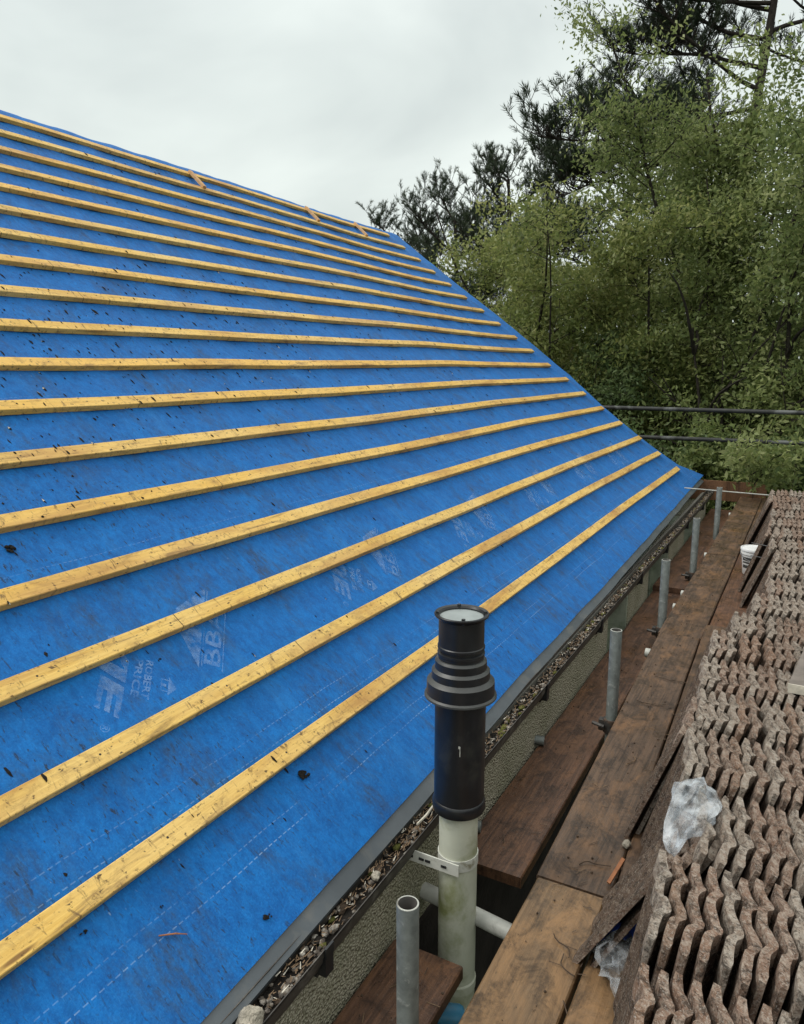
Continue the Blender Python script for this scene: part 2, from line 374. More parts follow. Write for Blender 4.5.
# the far slope beyond the ridge
ridge=roofP(0,S_R,-.045); n0=len(mb.v)
for i in range(41):
    y=Y_0+(8.93-Y_0)*i/40
    for j in range(9):
        d=j/8*5.0; mb.v.append((ridge.x-.02-d*CA,y,ridge.z-.01-d*SA)); mb.uv.append((y,6+d))
for i in range(40):
    for j in range(8):
        a=n0+i*9+j; mb.f.append((a,a+9,a+10,a+1)); mb.m.append(0)
mem=child(mb,'roof_underlay',M['mem'],house,True)

# battens
for k in range(18):
    mb=MB(); mb.uv=[]; yend=8.53+random.uniform(-.02,.02); N=70
    s1=k*GA; s0=s1-.054; so=random.uniform(-.004,.004)
    prev=None
    for i in range(N+1):
        y=Y_0+(yend-Y_0)*i/N
        ds=so*math.sin(y*.7+k)+.004*fnum(y*.6,k*3.1,0); n=bigund(y,s1)+.0016*fnum(y*1.5,k,4)
        for (s,nn,uvv) in ((s0,n-.0245,0),(s0,n-.002,.022),(s0+.002,n,.025),(s1-.002,n,.077),(s1,n-.002,.08),(s1,n-.0245,.105)):
            mb.v.append(tuple(roofP(y,s+ds,nn))); mb.uv.append((y,uvv+k*.3))
        if i:
            b=len(mb.v)-12
            for q in range(5): mb.f.append((b+q,b+6+q,b+7+q,b+q+1)); mb.m.append(0)
            mb.f.append((b+5,b+11,b+6,b)); mb.m.append(0)
    mb.f.append((0,1,2,3,4,5)); mb.m.append(0); e=len(mb.v); mb.f.append(tuple(reversed(range(e-6,e)))); mb.m.append(0)
    child(mb,'batten',M['bat'],house)

# printed marks on the underlay (diagonal, repeating along the roll)
def text_mesh(txt,size,shear=0,bold=0):
    cu=bpy.data.curves.new('t','FONT'); cu.body=txt; cu.size=size; cu.resolution_u=3; cu.shear=shear; cu.offset=bold
    ob=bpy.data.objects.new('t',cu); COL.objects.link(ob); dg=bpy.context.evaluated_depsgraph_get(); dg.update()
    me=bpy.data.meshes.new_from_object(ob.evaluated_get(dg)); v=[tuple(q.co) for q in me.vertices]; f=[tuple(p.vertices) for p in me.polygons]
    bpy.data.objects.remove(ob); bpy.data.curves.remove(cu); bpy.data.meshes.remove(me); return v,f
def fit(vf,w,h):
    v,f=vf; xs=[p[0] for p in v]; ys=[p[1] for p in v]; x0,x1,y0,y1=min(xs),max(xs),min(ys),max(ys)
    return [((p[0]-x0)/(x1-x0)*w,(p[1]-y0)/(y1-y0)*h) for p in v],f
marks=[]   # (list of (t,h) points, faces)
def addm(v,f,t0,h0,flip=False):
    marks.append(([(t0+(-p[0] if flip else p[0]),h0+(-p[1] if flip else p[1])) for p in v],f))
addm(*fit(text_mesh('VJE',.1,.15,.004),.32,.088),-.03,0.0)
addm(*fit(text_mesh('®',.03),.026,.026),.312,.045)
addm(*fit(text_mesh('PRICE',.03,0,.0008),.135,.022),.074,.106)
addm(*fit(text_mesh('ROBERT',.03,0,.0008),.14,.022),.068,.135)
addm(*fit(text_mesh('BBA',.07,0,.001),.24,.052),.015,.358,True)
marks.append(([(-.31,.293),(.04,.293),(-.12,.204),(-.18,.204)],[(0,1,2,3)]))
for (a,b,c,d) in ((-.30,.03,.299,.302),(-.27,.03,.365,.368)): marks.append(([(a,c),(b,c),(b,d),(a,d)],[(0,1,2,3)]))
# little roof-and-house emblem beside the name
for a,b,c,d in ((.12,.165,.184,.187),(.12,.123,.187,.206),(.162,.165,.187,.206),(.137,.147,.187,.20)): marks.append(([(a,c),(b,c),(b,d),(a,d)],[(0,1,2,3)]))
marks.append(([(.108,.206),(.177,.206),(.1425,.232)],[(0,1,2)]))
q=.70711
import bmesh
for gi in range(6):
    py,ps=1.389+gi*1.135,.571+.006*math.sin(gi*2.)
    bm=bmesh.new()
    for v,f in marks:
        vs=[bm.verts.new((t,h,0)) for t,h in v]
        for fc in f:
            try: bm.faces.new([vs[i] for i in fc])
            except ValueError: pass
    bmesh.ops.triangulate(bm,faces=bm.faces[:])
    for _ in range(3):
        es=[e for e in bm.edges if e.calc_length()>.035]
        if es: bmesh.ops.subdivide_edges(bm,edges=es,cuts=1); bmesh.ops.triangulate(bm,faces=bm.faces[:])
    for v in bm.verts:
        t,h=v.co.x,v.co.y; y=py-q*t+q*h; s=ps-q*t-q*h
        v.co=roofP(y,s,memN(y,s)+.0022)-house.location
    me=bpy.data.meshes.new('printed_logo'); bm.to_mesh(me); bm.free(); me.materials.append(M['print'])
    lo=link('printed_logo',me,mem)

# eaves tray, fascia, gutter
mb=MB(); N=120
for i in range(N+1):
    y=Y_0+(9.02-Y_0)*i/N; s=s_eave(y); wv=.0025*fnum(y*3.,2,9)
    p=roofP(y,s+.05,memN(y,s+.05)-.008); a=roofP(y,s-.002,memN(y,s)-.005); o=Vector((a.x+.036+wv,y,a.z-.026-wv)); o2=Vector((o.x-.006,y,o.z-.016))
    mb.v+=[tuple(p),tuple(a),tuple(o),tuple(o2)]
    if i:
        b=len(mb.v)-8
        for k in range(3): mb.f.append((b+k,b+k+1,b+5+k,b+4+k)); mb.m.append(0)
tr=child(mb,'eaves_tray',M['tray'],house)
def egx(y):    # gutter runs with the slightly wandering eaves
    return -.012*math.sin(max(0,y-1)*.55)*(1 if y<7 else .6)
GP=[(-.952,-1.318),(-.952,-1.362),(-.942,-1.384),(-.921,-1.394),(-.902,-1.386),(-.890,-1.362),(-.886,-1.330),(-.8835,-1.330),(-.8835,-1.337)]
mb=MB(); N=60
for i in range(N+1):
    y=Y_0+(8.78-Y_0)*i/N; dx=egx(y)
    for x,z in GP: mb.v.append((x+dx,y,z))
    for x,z in reversed(GP[:-2]): mb.v.append((x+dx+(.0025 if x>-.92 else -.0025),y,z-(.0025 if z<-1.37 else 0)))
    K=len(GP)*2-2
    if i:
        b=(i-1)*K
        for k in range(K): mb.f.append((b+k,b+(k+1)%K,b+K+(k+1)%K,b+K+k)); mb.m.append(0)
gut=child(mb,'gutter',M['gutter'],house)
mb=MB(); y=8.78; dx=egx(y); mb.v=[(x+dx,y+.004,z) for x,z in GP[:-2]]; mb.f=[tuple(range(len(mb.v)))]; mb.m=[0]
child(mb,'gutter_end_cap',M['gutter'],gut)
for yb in (.35,1.27,2.02,2.95,3.9,4.95,5.9,6.9,7.9):
    dx=egx(yb); mb=MB()
    for (x0,x1,z0,z1) in ((-.905,-.8795,-1.402,-1.352),(-.95,-.905,-1.412,-1.398),(-.8825,-.8775,-1.352,-1.326)):
        mb.box(x0+dx,x1+dx,yb-.016,yb+.016,z0,z1)
    child(mb,'gutter_bracket',M['black'],gut)
mb=MB(); mb.box(-.985,-.957,Y_0,8.6,-1.45,-1.335); child(mb,'fascia_board',M['fascia'],house)
# wall with window openings
WX=-.925; ops=[(4.17,4.70),(5.36,6.2),(7.0,7.55)]
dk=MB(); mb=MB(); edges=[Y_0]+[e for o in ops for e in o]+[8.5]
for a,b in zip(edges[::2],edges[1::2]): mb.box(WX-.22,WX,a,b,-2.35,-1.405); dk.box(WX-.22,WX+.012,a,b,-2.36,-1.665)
dk.box(WX-.22,WX+.012,Y_0,8.5,GZ-.1,-2.363)  # dark skin on the wall below the boards, painting in the shade there
mb.box(WX-.32,WX-.223,Y_0,8.5,-1.6,-1.405)
# gable end with triangle and the back wall
mb.box(WX-8.4,WX-.222,8.28,8.497,GZ-.1,-1.408)
mb.v+=[(WX-.25,8.28,-1.407),(WX-8.4,8.28,-1.407),(ridge.x,8.28,ridge.z-.12),(WX-.25,8.496,-1.407),(WX-8.4,8.496,-1.407),(ridge.x,8.496,ridge.z-.12)]
n=len(mb.v)-6
for f in ((0,2,1),(3,4,5),(0,1,4,3),(1,2,5,4),(2,0,3,5)): mb.f.append(tuple(n+i for i in f)); mb.m.append(0)
child(mb,'wall',M['render'],house); child(dk,'lower_wall_shade',M['wall_shade'],house)
for a,b in ops:
    w=MB(); x=WX-.12
    w.box(x-.05,x,a+.003,a+.055,-2.347,-1.42); w.box(x-.05,x,b-.055,b-.003,-2.347,-1.42)
    w.box(x-.05,x,a+.055,b-.055,-1.47,-1.42); w.box(x-.05,x,a+.055,b-.055,-2.347,-2.29)
    w.box(WX-.119,WX-.003,b-.018,b-.003,-2.347,-1.41)       # painted reveal
    fo=child(w,'window',M['white'],house)
    w=MB(); w.box(x-.03,x-.022,a+.055,b-.055,-2.29,-1.47); child(w,'pane',M['glass'],fo)

# ------------------------------------------------------------------ gutter debris (uncountable)
def rock(mb,c,r,seed,sub=1,sq=(1,1,1)):
    bm=bmesh.new(); bmesh.ops.create_icosphere(bm,subdivisions=sub,radius=1); n0=len(mb.v)
    for v in bm.verts:
        d=1+.38*fnum(v.co.x*1.3+seed*3.1,v.co.y*1.3+seed,v.co.z*1.3)
        mb.v.append((c[0]+v.co.x*r*d*sq[0],c[1]+v.co.y*r*d*sq[1],c[2]+v.co.z*r*d*sq[2]))
    for f in bm.faces: mb.f.append(tuple(n0+v.index for v in f.verts)); mb.m.append(0)
    bm.free()
mb=MB()
for i in range(1500):
    y=random.uniform(.2,8.7); dn=.55 if 1.35<y<1.9 else 1
    if random.random()>dn: continue
    x=random.uniform(-.944,-.895)+egx(y); r=random.choice((.004,.005,.006,.008,.010 if y<2.2 else .006))
    rock(mb,(x,y,-1.352+.012*fnum(y*4,0,1)+random.uniform(-.004,.006)),r,i,1,(1,random.uniform(.8,1.5),.7))
mt=NT('gutter_grit'); v=mt.coord('Object'); mt.bsdf(mt.mix(mt.ramp(mt.noise(v,45,3),[(.35,0.),(.65,1.)]),(.045,.035,.028),mt.mix(mt.ramp(mt.noise(v,70,2),[(.45,0.),(.6,1.)]),(.15,.12,.09),(.40,.37,.32))),.9); 
tag(mb.build('gutter_gravel',mt.mat),'mixed grit and small stones lying along the gutter','gravel',kind='stuff')
mb=MB()
for i in range(70):
    y=Y_0+ (8.7-Y_0)*i/69; dx=egx(y)
    for x in (-.950,-.92,-.892): mb.v.append((x+dx,y,-1.358+.012*fnum(y*4,x*20,1)))
    if i:
        b=len(mb.v)-6; mb.f+=[(b,b+1,b+4,b+3),(b+1,b+2,b+5,b+4)]; mb.m+=[0,0]
n_soil=len(mb.f)
for i in range(1500):
    y=random.gauss(random.choice((1.08,1.6,1.75,2.4,3.0,3.6,4.4,5.2,6.2,7.2,8.2)),.22); x=random.uniform(-.942,-.897)+egx(y); L=random.uniform(.008,.026); a=random.uniform(0,math.pi)
    z=-1.343+random.uniform(-.006,.012); d=Vector((math.cos(a)*.5,math.sin(a),random.uniform(-.25,.25)))*L; w=Vector((-d.y,d.x,0)).normalized()*random.uniform(.0008,.0022); p=Vector((x,y,z))
    if p.x+d.x>-.888+egx(y) : d.x=-abs(d.x)
    mb.quad(p-w,p+w,p+d+w*.4+Vector((0,0,.002)),p+d-w*.4+Vector((0,0,.002)),1 if random.random()<.88 else 2)
for i in range(260):
    y=random.uniform(.9,8.6); x=random.uniform(-.940,-.900)+egx(y); k0=len(mb.m)
    if 1.0<y<1.5 and random.random()<.6: continue
    rock(mb,(x,y,-1.350),random.uniform(.006,.014),i,1,(1,random.uniform(1,2.4),.75)); q_=random.choice((0,0,3,4))
    for k in range(k0,len(mb.m)): mb.m[k]=q_
tag(mb.build('leaf_litter',[M['soil'],M['straw'],M['chip'],M['moss'],M['mulch']]),'brown dry needles and leaf litter along the gutter','leaf litter',kind='stuff')
mb=MB(); rock(mb,(0,0,0),.026,41,3,(1,1.1,1.15)); st=mb.build('stone',M['stone']); st.location=(-.905,1.012,-1.318); tag(st,'large pale rough stone at the near end of the gutter','stone')
mb=MB(); rock(mb,(0,0,0),.0125,12,2,(1,1.3,.8)); st=mb.build('stone',M['stone']); st.location=(-.917,1.545,-1.336); tag(st,'small pale stone beside the dry needles halfway to the black pipe','stone')
mb=MB(); mb.tube([(0,0,0),(.006,.05,.004),(.004,.11,.009)],[.004,.0045,.003],6); tw=mb.build('twig',M['chip']); tw.location=(-.925,1.80,-1.335); tag(tw,'pale thick twig lying in the gutter just before the black pipe','twig')

# ------------------------------------------------------------------ things lying on the roof
def clod(y,s,r,label,n=9,mat='soil'):
    mb=MB()
    for i in range(n):
        a=random.uniform(0,6.28); d=r*random.uniform(0,.9)
        rock(mb,(d*math.cos(a),d*math.sin(a),random.uniform(0,.25*r)),r*random.uniform(.18,.42),i+y*7,1,(1,1,.7))
    o=mb.build('soil_clod' if mat=='soil' else 'stone',M[mat]); p=roofP(y,s,memN(y,s)+r*.12); o.location=p; o.rotation_euler=(0,A,0)
    return tag(o,label,'soil' if mat=='soil' else 'stone','clods of dark soil on the blue underlay' if mat=='soil' else None)
clod(1.591,-.103,.020,'largest black soil clod on the blue underlay, below the lowest batten',16)
clod(1.214,-.313,.013,'brown black soil clod near the grey eaves tray at the bottom of the roof',9)
clod(1.62,.235,.016,'short dark soil clod just above the second lowest batten, right of the printed letters',8)
clod(.865,-.075,.009,'small dark crumb of soil against the underside of the lowest batten',5)
clod(1.03,-.135,.006,'tiny dark crumb beside the reddish twig on the bottom strip of underlay',4)
clod(1.475,.411,.008,'faint soil crumb beside the printed house emblem',5)
clod(1.33,.93,.017,'ragged black soil clod in the strip above the fourth batten at the left',12)
clod(2.9,-.10,.010,'black crumb beside the lowest batten to the right of the flue terminal',6)
mb=MB(); mb.tube([(0,0,0),(.02,.03,.003),(.037,.05,.002)],[.0016,.002,.001],6); o=mb.build('twig',M['orange']); o.location=roofP(.985,-.18,memN(.985,-.18)+.003); o.rotation_euler=(0,A,0); tag(o,'thin reddish twig lying on the bottom strip of blue underlay','twig')
mb=MB()
for i in range(1500):
    if random.random()<.6: k=random.choice((7,8,8,9,9,10,6,6,5,5,4,7,8)); y=random.expovariate(.42)+1.2; s=k*GA+random.uniform(-.05,.20)
    else: y=random.uniform(.6,8.3); s=random.uniform(-.33,4.4)
    if y>8.3: continue
    onb=((s+.054)%GA)<.054
    nn=(bigund(y,s)+.001) if onb else memN(y,s)+.001
    c=roofP(y,s,nn); r=random.choice((.0015,.002,.002,.003,.003,.0045))*(1+.22*s)
    ax,bx=Vector((0,1,0)),Vector((-CA,0,SA)); nv=Vector((SA,0,CA)); a0=random.uniform(0,6); el=random.uniform(1.2,3.8); k=6; n0=len(mb.v)
    for j in range(k):
        an=j/k*6.283; rr=r*random.uniform(.5,1.2); mb.v.append(tuple(c+(ax*math.cos(an)*rr+bx*math.sin(an)*rr*el)))
    mb.v.append(tuple(c+nv*r*.7))
    for j in range(k): mb.f.append((n0+j,n0+(j+1)%k,n0+k)); mb.m.append(0 if random.random()<.97 else 1)
tag(mb.build('soil_crumbs',[M['soil'],M['chip']]),'scattered black soil crumbs over the underlay and battens','soil',kind='stuff')
def offcut(y0,s0,y1,s1,label):
    a=roofP(y0,s0,bigund(y0,s0)+.0005); b=roofP(y1,s1,bigund(y1,s1)+.0005); nv=Vector((SA,0,CA)); d=(b-a).normalized(); w=nv.cross(d).normalized()*.016
    mb=MB(); mb.uv=None; bot=[a-w,a+w,b+w,b-w]; top=[p+nv*.022 for p in bot]
    c=(a+b)/2; mb.hexa([p-c for p in bot],[p-c for p in top]); o=mb.build('timber_offcut',M['offc']); o.location=c; return tag(o,label,'timber','short timber offcuts laid across the top battens')
M['offc']=simple('offcut_wood',(.52,.30,.13),.7,.25,30)
offcut(5.10,4.43,5.03,4.16,'short diagonal timber offcut across the top two battens, nearest of three')
offcut(6.79,4.45,6.69,4.17,'short diagonal timber offcut across the top two battens, middle of three')
offcut(7.75,4.45,7.64,4.17,'short diagonal timber offcut across the top battens nearest the verge')

# ------------------------------------------------------------------ soil and flue pipe
PX,PY=-.785,1.785
vp=empty('vent_pipe',(PX,PY,GZ),'white waste pipe with tall black vent terminal standing against the gutter','pipe')
def vl(name,prof,mat,seg=48,mats=None,par=None,ang=30):
    mb=MB(); mb.lathe(prof,seg,PX,PY,mats=mats); 
    o=child(mb,name,mat,par or vp); sharp(o,ang); return o
vl('lower_pipe',[(.055,GZ),(.055,-1.80),(.058,-1.80),(.0585,-1.775),(.055,-1.77),(.055,-1.215)],M['pipe'])
vl('sleeve',[(.055,-1.228),(.0725,-1.226),(.0748,-1.220),(.0748,-1.200),(.0725,-1.194),(.0705,-1.192),(.0702,-.88)],M['black'])
vl('weather_collar',[(.0702,-.886),(.097,-.888),(.0995,-.886),(.099,-.881),(.0935,-.877),(.0928,-.842),(.081,-.833),(.0800,-.8325),(.0795,-.812),(.0720,-.806),(.0710,-.805),(.0705,-.784),(.066,-.778),(.060,-.777)],[M['black'],M['greyp']],
   mats=[0,1,1,1,0,1,1,0,1,1,0,1,1])  # step tops and rim paler than the risers: light on them painted in
tm=vl('terminal',[(.060,-.79),(.0622,-.776),(.0622,-.768),(.0645,-.766),(.0645,-.760),(.058,-.757),(.058,-.751),(.0645,-.748),(.0645,-.742),(.0622,-.740),(.0620,-.667),(.068,-.662),(.0735,-.657),(.0740,-.653),(.0725,-.651),(.064,-.653),(.0605,-.658),(.0600,-.667)],M['black'])
mb=MB(); mb.disc(.0602,-.662,48,PX,PY); child(mb,'terminal_grille',M['mesh'],tm)
for a in (.5,2.1,3.6,5.2):
    mb=MB(); x,y=PX+.064*math.cos(a),PY+.064*math.sin(a); mb.box(x-.004,x+.004,y-.004,y+.004,-.664,-.648); child(mb,'clip',M['black'],tm)
# faint white tick mark moulded on the sleeve
mb=MB()
fa=-1.15; 
for i in range(2):
    r=.0712; a0,a1=fa-.025+.0*i,fa+.02; zz=(-1.035,-1.005) if i==0 else (-1.012,-1.004); aa=(a0+.02,a1) if i==0 else (a0-.03,a0+.02)
    p=[(PX+r*math.cos(a),PY+r*math.sin(a),z) for a,z in ((aa[0],zz[0]),(aa[1],zz[0]),(aa[1],zz[1]),(aa[0],zz[1]))]; mb.quad(*p)
child(mb,'sleeve_mark',M['strap'],vp)
# strap: a ring round the pipe and slotted arm to the wall
sp=MB(); sp.lathe([(.0553,-1.395),(.058,-1.395),(.058,-1.362),(.0553,-1.362)],40,PX,PY)
def arm(mb,x0,x1,y,z0,z1,th,m=0): mb.box(x0,x1,y-th,y,z0,z1,m)
ys=PY-.052
sp.hexa([(-.93,ys-.012,-1.397),(-.755,ys-.012,-1.40),(-.755,ys-.008,-1.40),(-.93,ys-.008,-1.397)],[(-.93,ys-.012,-1.362),(-.755,ys-.012,-1.365),(-.755,ys-.008,-1.365),(-.93,ys-.008,-1.362)])
so=child(sp,'pipe_strap',M['strap'],vp)
for x in (-.905,-.870,-.85,-.80):
    sl=MB(); sl.box(x-.008,x+.008,ys-.0145,ys-.0125,-1.385,-1.378); child(sl,'strap_slot',M['dark'],so)


# ------------------------------------------------------------------ scaffold
def board(x0,x1,y0,y1,zt,mat,label,group,skew=0,x0b=None,th=.038):
    if x0b is None: x0b=x0
    w=x1-x0; c=((x0+x1)/2,(y0+y1)/2,zt-th)
    mb=MB(); K=max(2,int((y1-y0)/.25)); sd=random.uniform(0,50)
    for i in range(K+1):
        f=i/K; y=y0+(y1-y0)*f; xa=x0+(x0b-x0)*f; j1,j2=.003*fnum(y*3,sd,0),.003*fnum(y*3,sd,5); wz=.003*fnum(y*.8,sd,9)
        for (x,z) in ((xa+j1,zt-th),(xa+j1,zt-.004),(xa+j1+.004,zt),(xa+w+j2-.004,zt),(xa+w+j2,zt-.004),(xa+w+j2,zt-th)):
            mb.v.append((x-c[0],y-c[1],z+wz-c[2]))
        if i:
            b=len(mb.v)-12
            for k in range(6): mb.f.append((b+k,b+6+k,b+6+(k+1)%6,b+(k+1)%6)); mb.m.append(0)
    mb.f.append((0,1,2,3,4,5)); mb.m.append(0); e=len(mb.v); mb.f.append(tuple(reversed(range(e-6,e)))); mb.m.append(0)
    o=mb.build('scaffold_board',M[mat]); o.location=c; return tag(o,label,'scaffold board',group)
DZ=-1.42; dg='scaffold boards of the walkway'
board(-.556,-.362,-.9,1.856,DZ,'deck_warm','worn orange brown scaffold board nearest the camera, beside the white pipe',dg,0,-.571)
board(-.574,-.369,1.864,4.1,DZ+.001,'deck','dark wet scaffold board of the walkway beyond the worn orange one',dg,0,-.632)
board(-.640,-.418,4.106,6.1,DZ-.002,'deck','dark scaffold board of the walkway opposite the white bucket',dg,0,-.634)
board(-.634,-.415,6.106,9.0,DZ,'deck','far dark scaffold board of the walkway ending at the toe board',dg)
board(-.354,-.14,-.9,1.90,DZ-.003,'deck_warm','near scaffold board under the leaning tiles and the crumpled bag',dg,0,-.366)
board(-.366,-.152,1.906,4.35,DZ,'deck','scaffold board running under the left of the tile stacks at mid distance',dg,0,-.424)
board(-.408,-.19,4.356,6.5,DZ-.004,'deck_red','reddish scaffold board under the white bucket',dg)
board(-.408,-.19,6.506,9.0,DZ,'deck','far scaffold board under the most distant tiles',dg)
for i,(a,b) in enumerate(((-.9,4.0),(4.006,9.0))):
    board(-.13,.095,a,b,DZ-.002,'deck',('near','far')[i]+' hidden scaffold board under the middle of the tile stacks',dg)
    board(.10,.325,a,b,DZ,'deck',('near','far')[i]+' hidden scaffold board under the right of the tile stacks',dg)
IZ=-1.60; ig='lower scaffold boards beside the house wall'
board(-.915,-.70,-.6,1.64,IZ,'deck_red','short reddish lower board beside the near pole, ending at the white pipe',ig)
board(-.915,-.685,2.06,5.6,IZ,'deck_red','long reddish lower board between the house wall and the poles',ig,0,-.915)
board(-.915,-.69,5.5,8.9,IZ+.041,'deck_red','far lower board lapping over the long reddish one',ig)
pg='upright scaffold tubes beside the walkway'
plist=[(-.657,1.237,-1.107,'nearest upright scaffold tube with an open top, in front of the white pipe'),
 (-.648,3.085,-1.0887,'second nearest upright scaffold tube, with a dark clamp at its foot'),
 (-.652,4.385,-1.088,'third upright scaffold tube, between the two nearest and the bucket'),
 (-.600,5.16,-.967,'fourth upright scaffold tube, opposite the white bucket'),
 (-.612,6.498,-.964,'farthest upright scaffold tube, carrying the thin cross rod')]
for i,(x,y,zt,lab) in enumerate(plist):
    if i==2: x,y=-.668,4.40
    if i==3: x,y=-.680,5.75; zt=-1.085
    if i==4: x,y=-.690,7.3; zt=-1.077
    t=empty('scaffold_pole',(x,y,GZ),lab,'scaffold tube',pg)
    mb=MB(); mb.lathe([(.02415,GZ),(.02415,zt-.001),(.0235,zt),(.0205,zt),(.0202,zt-.22)],28,x,y,mats=[0,2,2,1]); mb.disc(.0202,zt-.22,28,x,y,1)
    sharp(child(mb,'tube',[M['galv'],M['galv_in'],M['galv_pale']],t),40)
    if i in (1,2,3):
        mb=MB(); zc=DZ-.10; mb.lathe([(.0245,zc-.03),(.033,zc-.03),(.034,zc-.026),(.034,zc+.026),(.033,zc+.03),(.0245,zc+.03)],18,x,y); mb.box(x-.05,x-.026,y-.02,y+.014,zc-.024,zc+.024); mb.tube([(x-.075,y-.02,zc+.005),(x-.02,y-.04,zc+.005)],.008,8)
        sharp(child(mb,'coupler',M['rust'],t),40)
def htube(p0,p1,r,mat,name,label,cat,group=None,kink=0):
    p0,p1=Vector(p0),Vector(p1); c=(p0+p1)/2; mb=MB(); mb.tube([p0-c,(p0*2+p1)/3-c+Vector((0,0,kink)),(p0+p1*2)/3-c,p1-c],r,20)
    o=mb.build(name,M[mat]); sharp(o,40); o.location=c; return tag(o,label,cat,group)
tg_='scaffold transom tubes under the walkway'
htube((-.923,1.845,-1.585),(.6,1.60,-1.56),.0242,'galv_pale','scaffold_tube','pale stained cross tube passing behind the white pipe',  'scaffold tube',tg_)
for y,lab in ((3.93,'first pale tube end showing in the gap between the boards beyond the near clamp'),(4.80,'second pale tube end in the gap between the boards'),(5.12,'third pale tube end in the gap, close behind the second'),(6.3,'fourth pale tube end in the gap, opposite the bucket'),(8.2,'farthest pale tube end in the gap near the toe board')):
    htube((-.668,y,-1.485),(.5,y-.05,-1.485),.0242,'galv_pale','scaffold_tube',lab,'scaffold tube',tg_)
for (a,b,lab) in (((-.922,1.46,-1.665),(-.69,1.62,-1.735),'dark tube with a blue plastic end cap beneath the short near board'),):
    t=empty('capped_tube',a,lab,'scaffold tube')
    d=(Vector(b)-Vector(a)); mb=MB(); mb.tube([Vector(a),Vector(a)+d*.72],.024,18); sharp(child(mb,'tube',M['tube_dark'],t),40)
    mb=MB(); dn=d.normalized(); e=Vector(b); mb.tube([e-dn*.075,e-dn*.012,e-dn*.004,e],[.029,.029,.026,.016],24); sharp(child(mb,'end_cap',M['bluec'],t),50)
for yy,lab in ((2.2,'short wall plug tube end showing at the foot of the roughcast wall'),(2.9,'second wall plug tube end farther along the roughcast wall')):
    htube((WX-.05,yy,-1.575),(WX+.035,yy+.02,-1.578),.02,'galv','wall_tube',lab,'scaffold tube')
# guard rails and toe board at the far end
htube((-4.6,9.32,-.490),(2.6,9.32,-.505),.0242,'tube_dark','guard_rail','upper horizontal guard rail tube in front of the trees','guard rail','guard rails at the far end of the scaffold')
htube((-4.6,9.30,-.845),(2.6,9.30,-.815),.0242,'tube_dark','guard_rail','lower horizontal guard rail tube in front of the trees','guard rail','guard rails at the far end of the scaffold')
for x,lab in ((-4.3,'hidden end upright tube behind the house verge'),(1.5,'right hand end upright tube behind the tile stacks')):
    t=htube((x,9.37,GZ),(x,9.37,-.25),.0242,'galv','scaffold_pole',lab,'scaffold tube')
mb=MB(); mb.box(-.92,.92,-.019,.019,-.11,.11); o=mb.build('toe_board',M['toe']); o.location=(-1.3,9.1,-1.38); tag(o,'reddish brown toe board across the far end of the scaffold','toe board')
htube((-1.0,7.36,-1.115),(.3,7.36,-1.135),.0055,'galv_pale','cross_rod','thin pale rod running across from the gutter to the far tiles','rod')

# ------------------------------------------------------------------ roof tiles standing on end
prof=[(0,.004),(.06,.004),(.12,.0065),(.18,.0135),(.225,.021),(.25,.0235),(.272,.023),(.29,.018),(.32,.0130),(.37,.0112),(.43,.0125),(.50,.018),(.57,.0265),(.615,.0315),(.645,.0325),(.668,.031),(.69,.026),(.72,.0205),(.78,.0175),(.88,.0165),(1.,.0165)]
TL,TW=.405,.276
def tile_mesh(seed,mats):
    rnd=random.Random(seed); K=44; H=9; mb=MB()
    chips=[(rnd.random(),rnd.uniform(.03,.09),rnd.uniform(.002,.008)) for _ in range(4)]
    for j in range(H+1):
        zz=TL*j/H
        for i in range(K+1):
            v=i/K; th=.0175*(1-.28*max(0,1-v/.06)-.35*max(0,1-(1-v)/.05)); x=interp(v,prof)*.98
            z=zz
            if j==H:
                z-=sum(d*max(0,1-abs(v-c)/w) for c,w,d in chips)+.002*fnum(v*16,seed,0)
            r=.0012*fnum(v*12,zz*16,seed*2.3)
            y=TW*(.5-v)
            mb.v.append((x-th/2+r,y,z)); mb.v.append((x+th/2+r*.7+.0008*fnum(v*30,zz*9,seed),y+.001,z-.002*(j==H)))
    W_=2*(K+1)
    for j in range(H):
        for i in range(K):
            a=j*W_+2*i
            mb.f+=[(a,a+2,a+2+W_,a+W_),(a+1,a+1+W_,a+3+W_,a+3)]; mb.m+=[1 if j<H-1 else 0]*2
        a=j*W_; mb.f.append((a,a+W_,a+W_+1,a+1)); mb.m.append(0); a+=2*K; mb.f.append((a,a+1,a+1+W_,a+W_)); mb.m.append(0)
    for i in range(K):
        a=2*i; mb.f.append((a,a+1,a+3,a+2)); mb.m.append(0); a+=H*W_; mb.f.append((a,a+2,a+3,a+1)); mb.m.append(0)
    me=mb.mesh('roof_tile',mats,True)
    try: me.set_sharp_from_angle(angle=R(40))
    except Exception: pass
    return me
TM=[]
for i in range(12):
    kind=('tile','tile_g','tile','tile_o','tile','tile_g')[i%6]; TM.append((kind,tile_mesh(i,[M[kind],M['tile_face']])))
KW={'tile':'weathered brown','tile_g':'grey lichened','tile_o':'rusty orange brown'}
ORD=['first','second','third','fourth','fifth','sixth','seventh','eighth','ninth','tenth','eleventh','twelfth','thirteenth','fourteenth','fifteenth','sixteenth','seventeenth','eighteenth']
def place_tile(x,y,lean,yaw,label,kind=None,z=DZ+.002,group='old concrete roof tiles standing on end along the scaffold'):
    k,me=random.choice([t for t in TM if kind is None or t[0]==kind])
    o=link('roof_tile',me); o.rotation_euler=(random.uniform(-.012,.012),R(90-lean),R(yaw)); o.location=(x,y,z)
    return tag(o,label.replace('@',KW[k]),'roof tile',group)
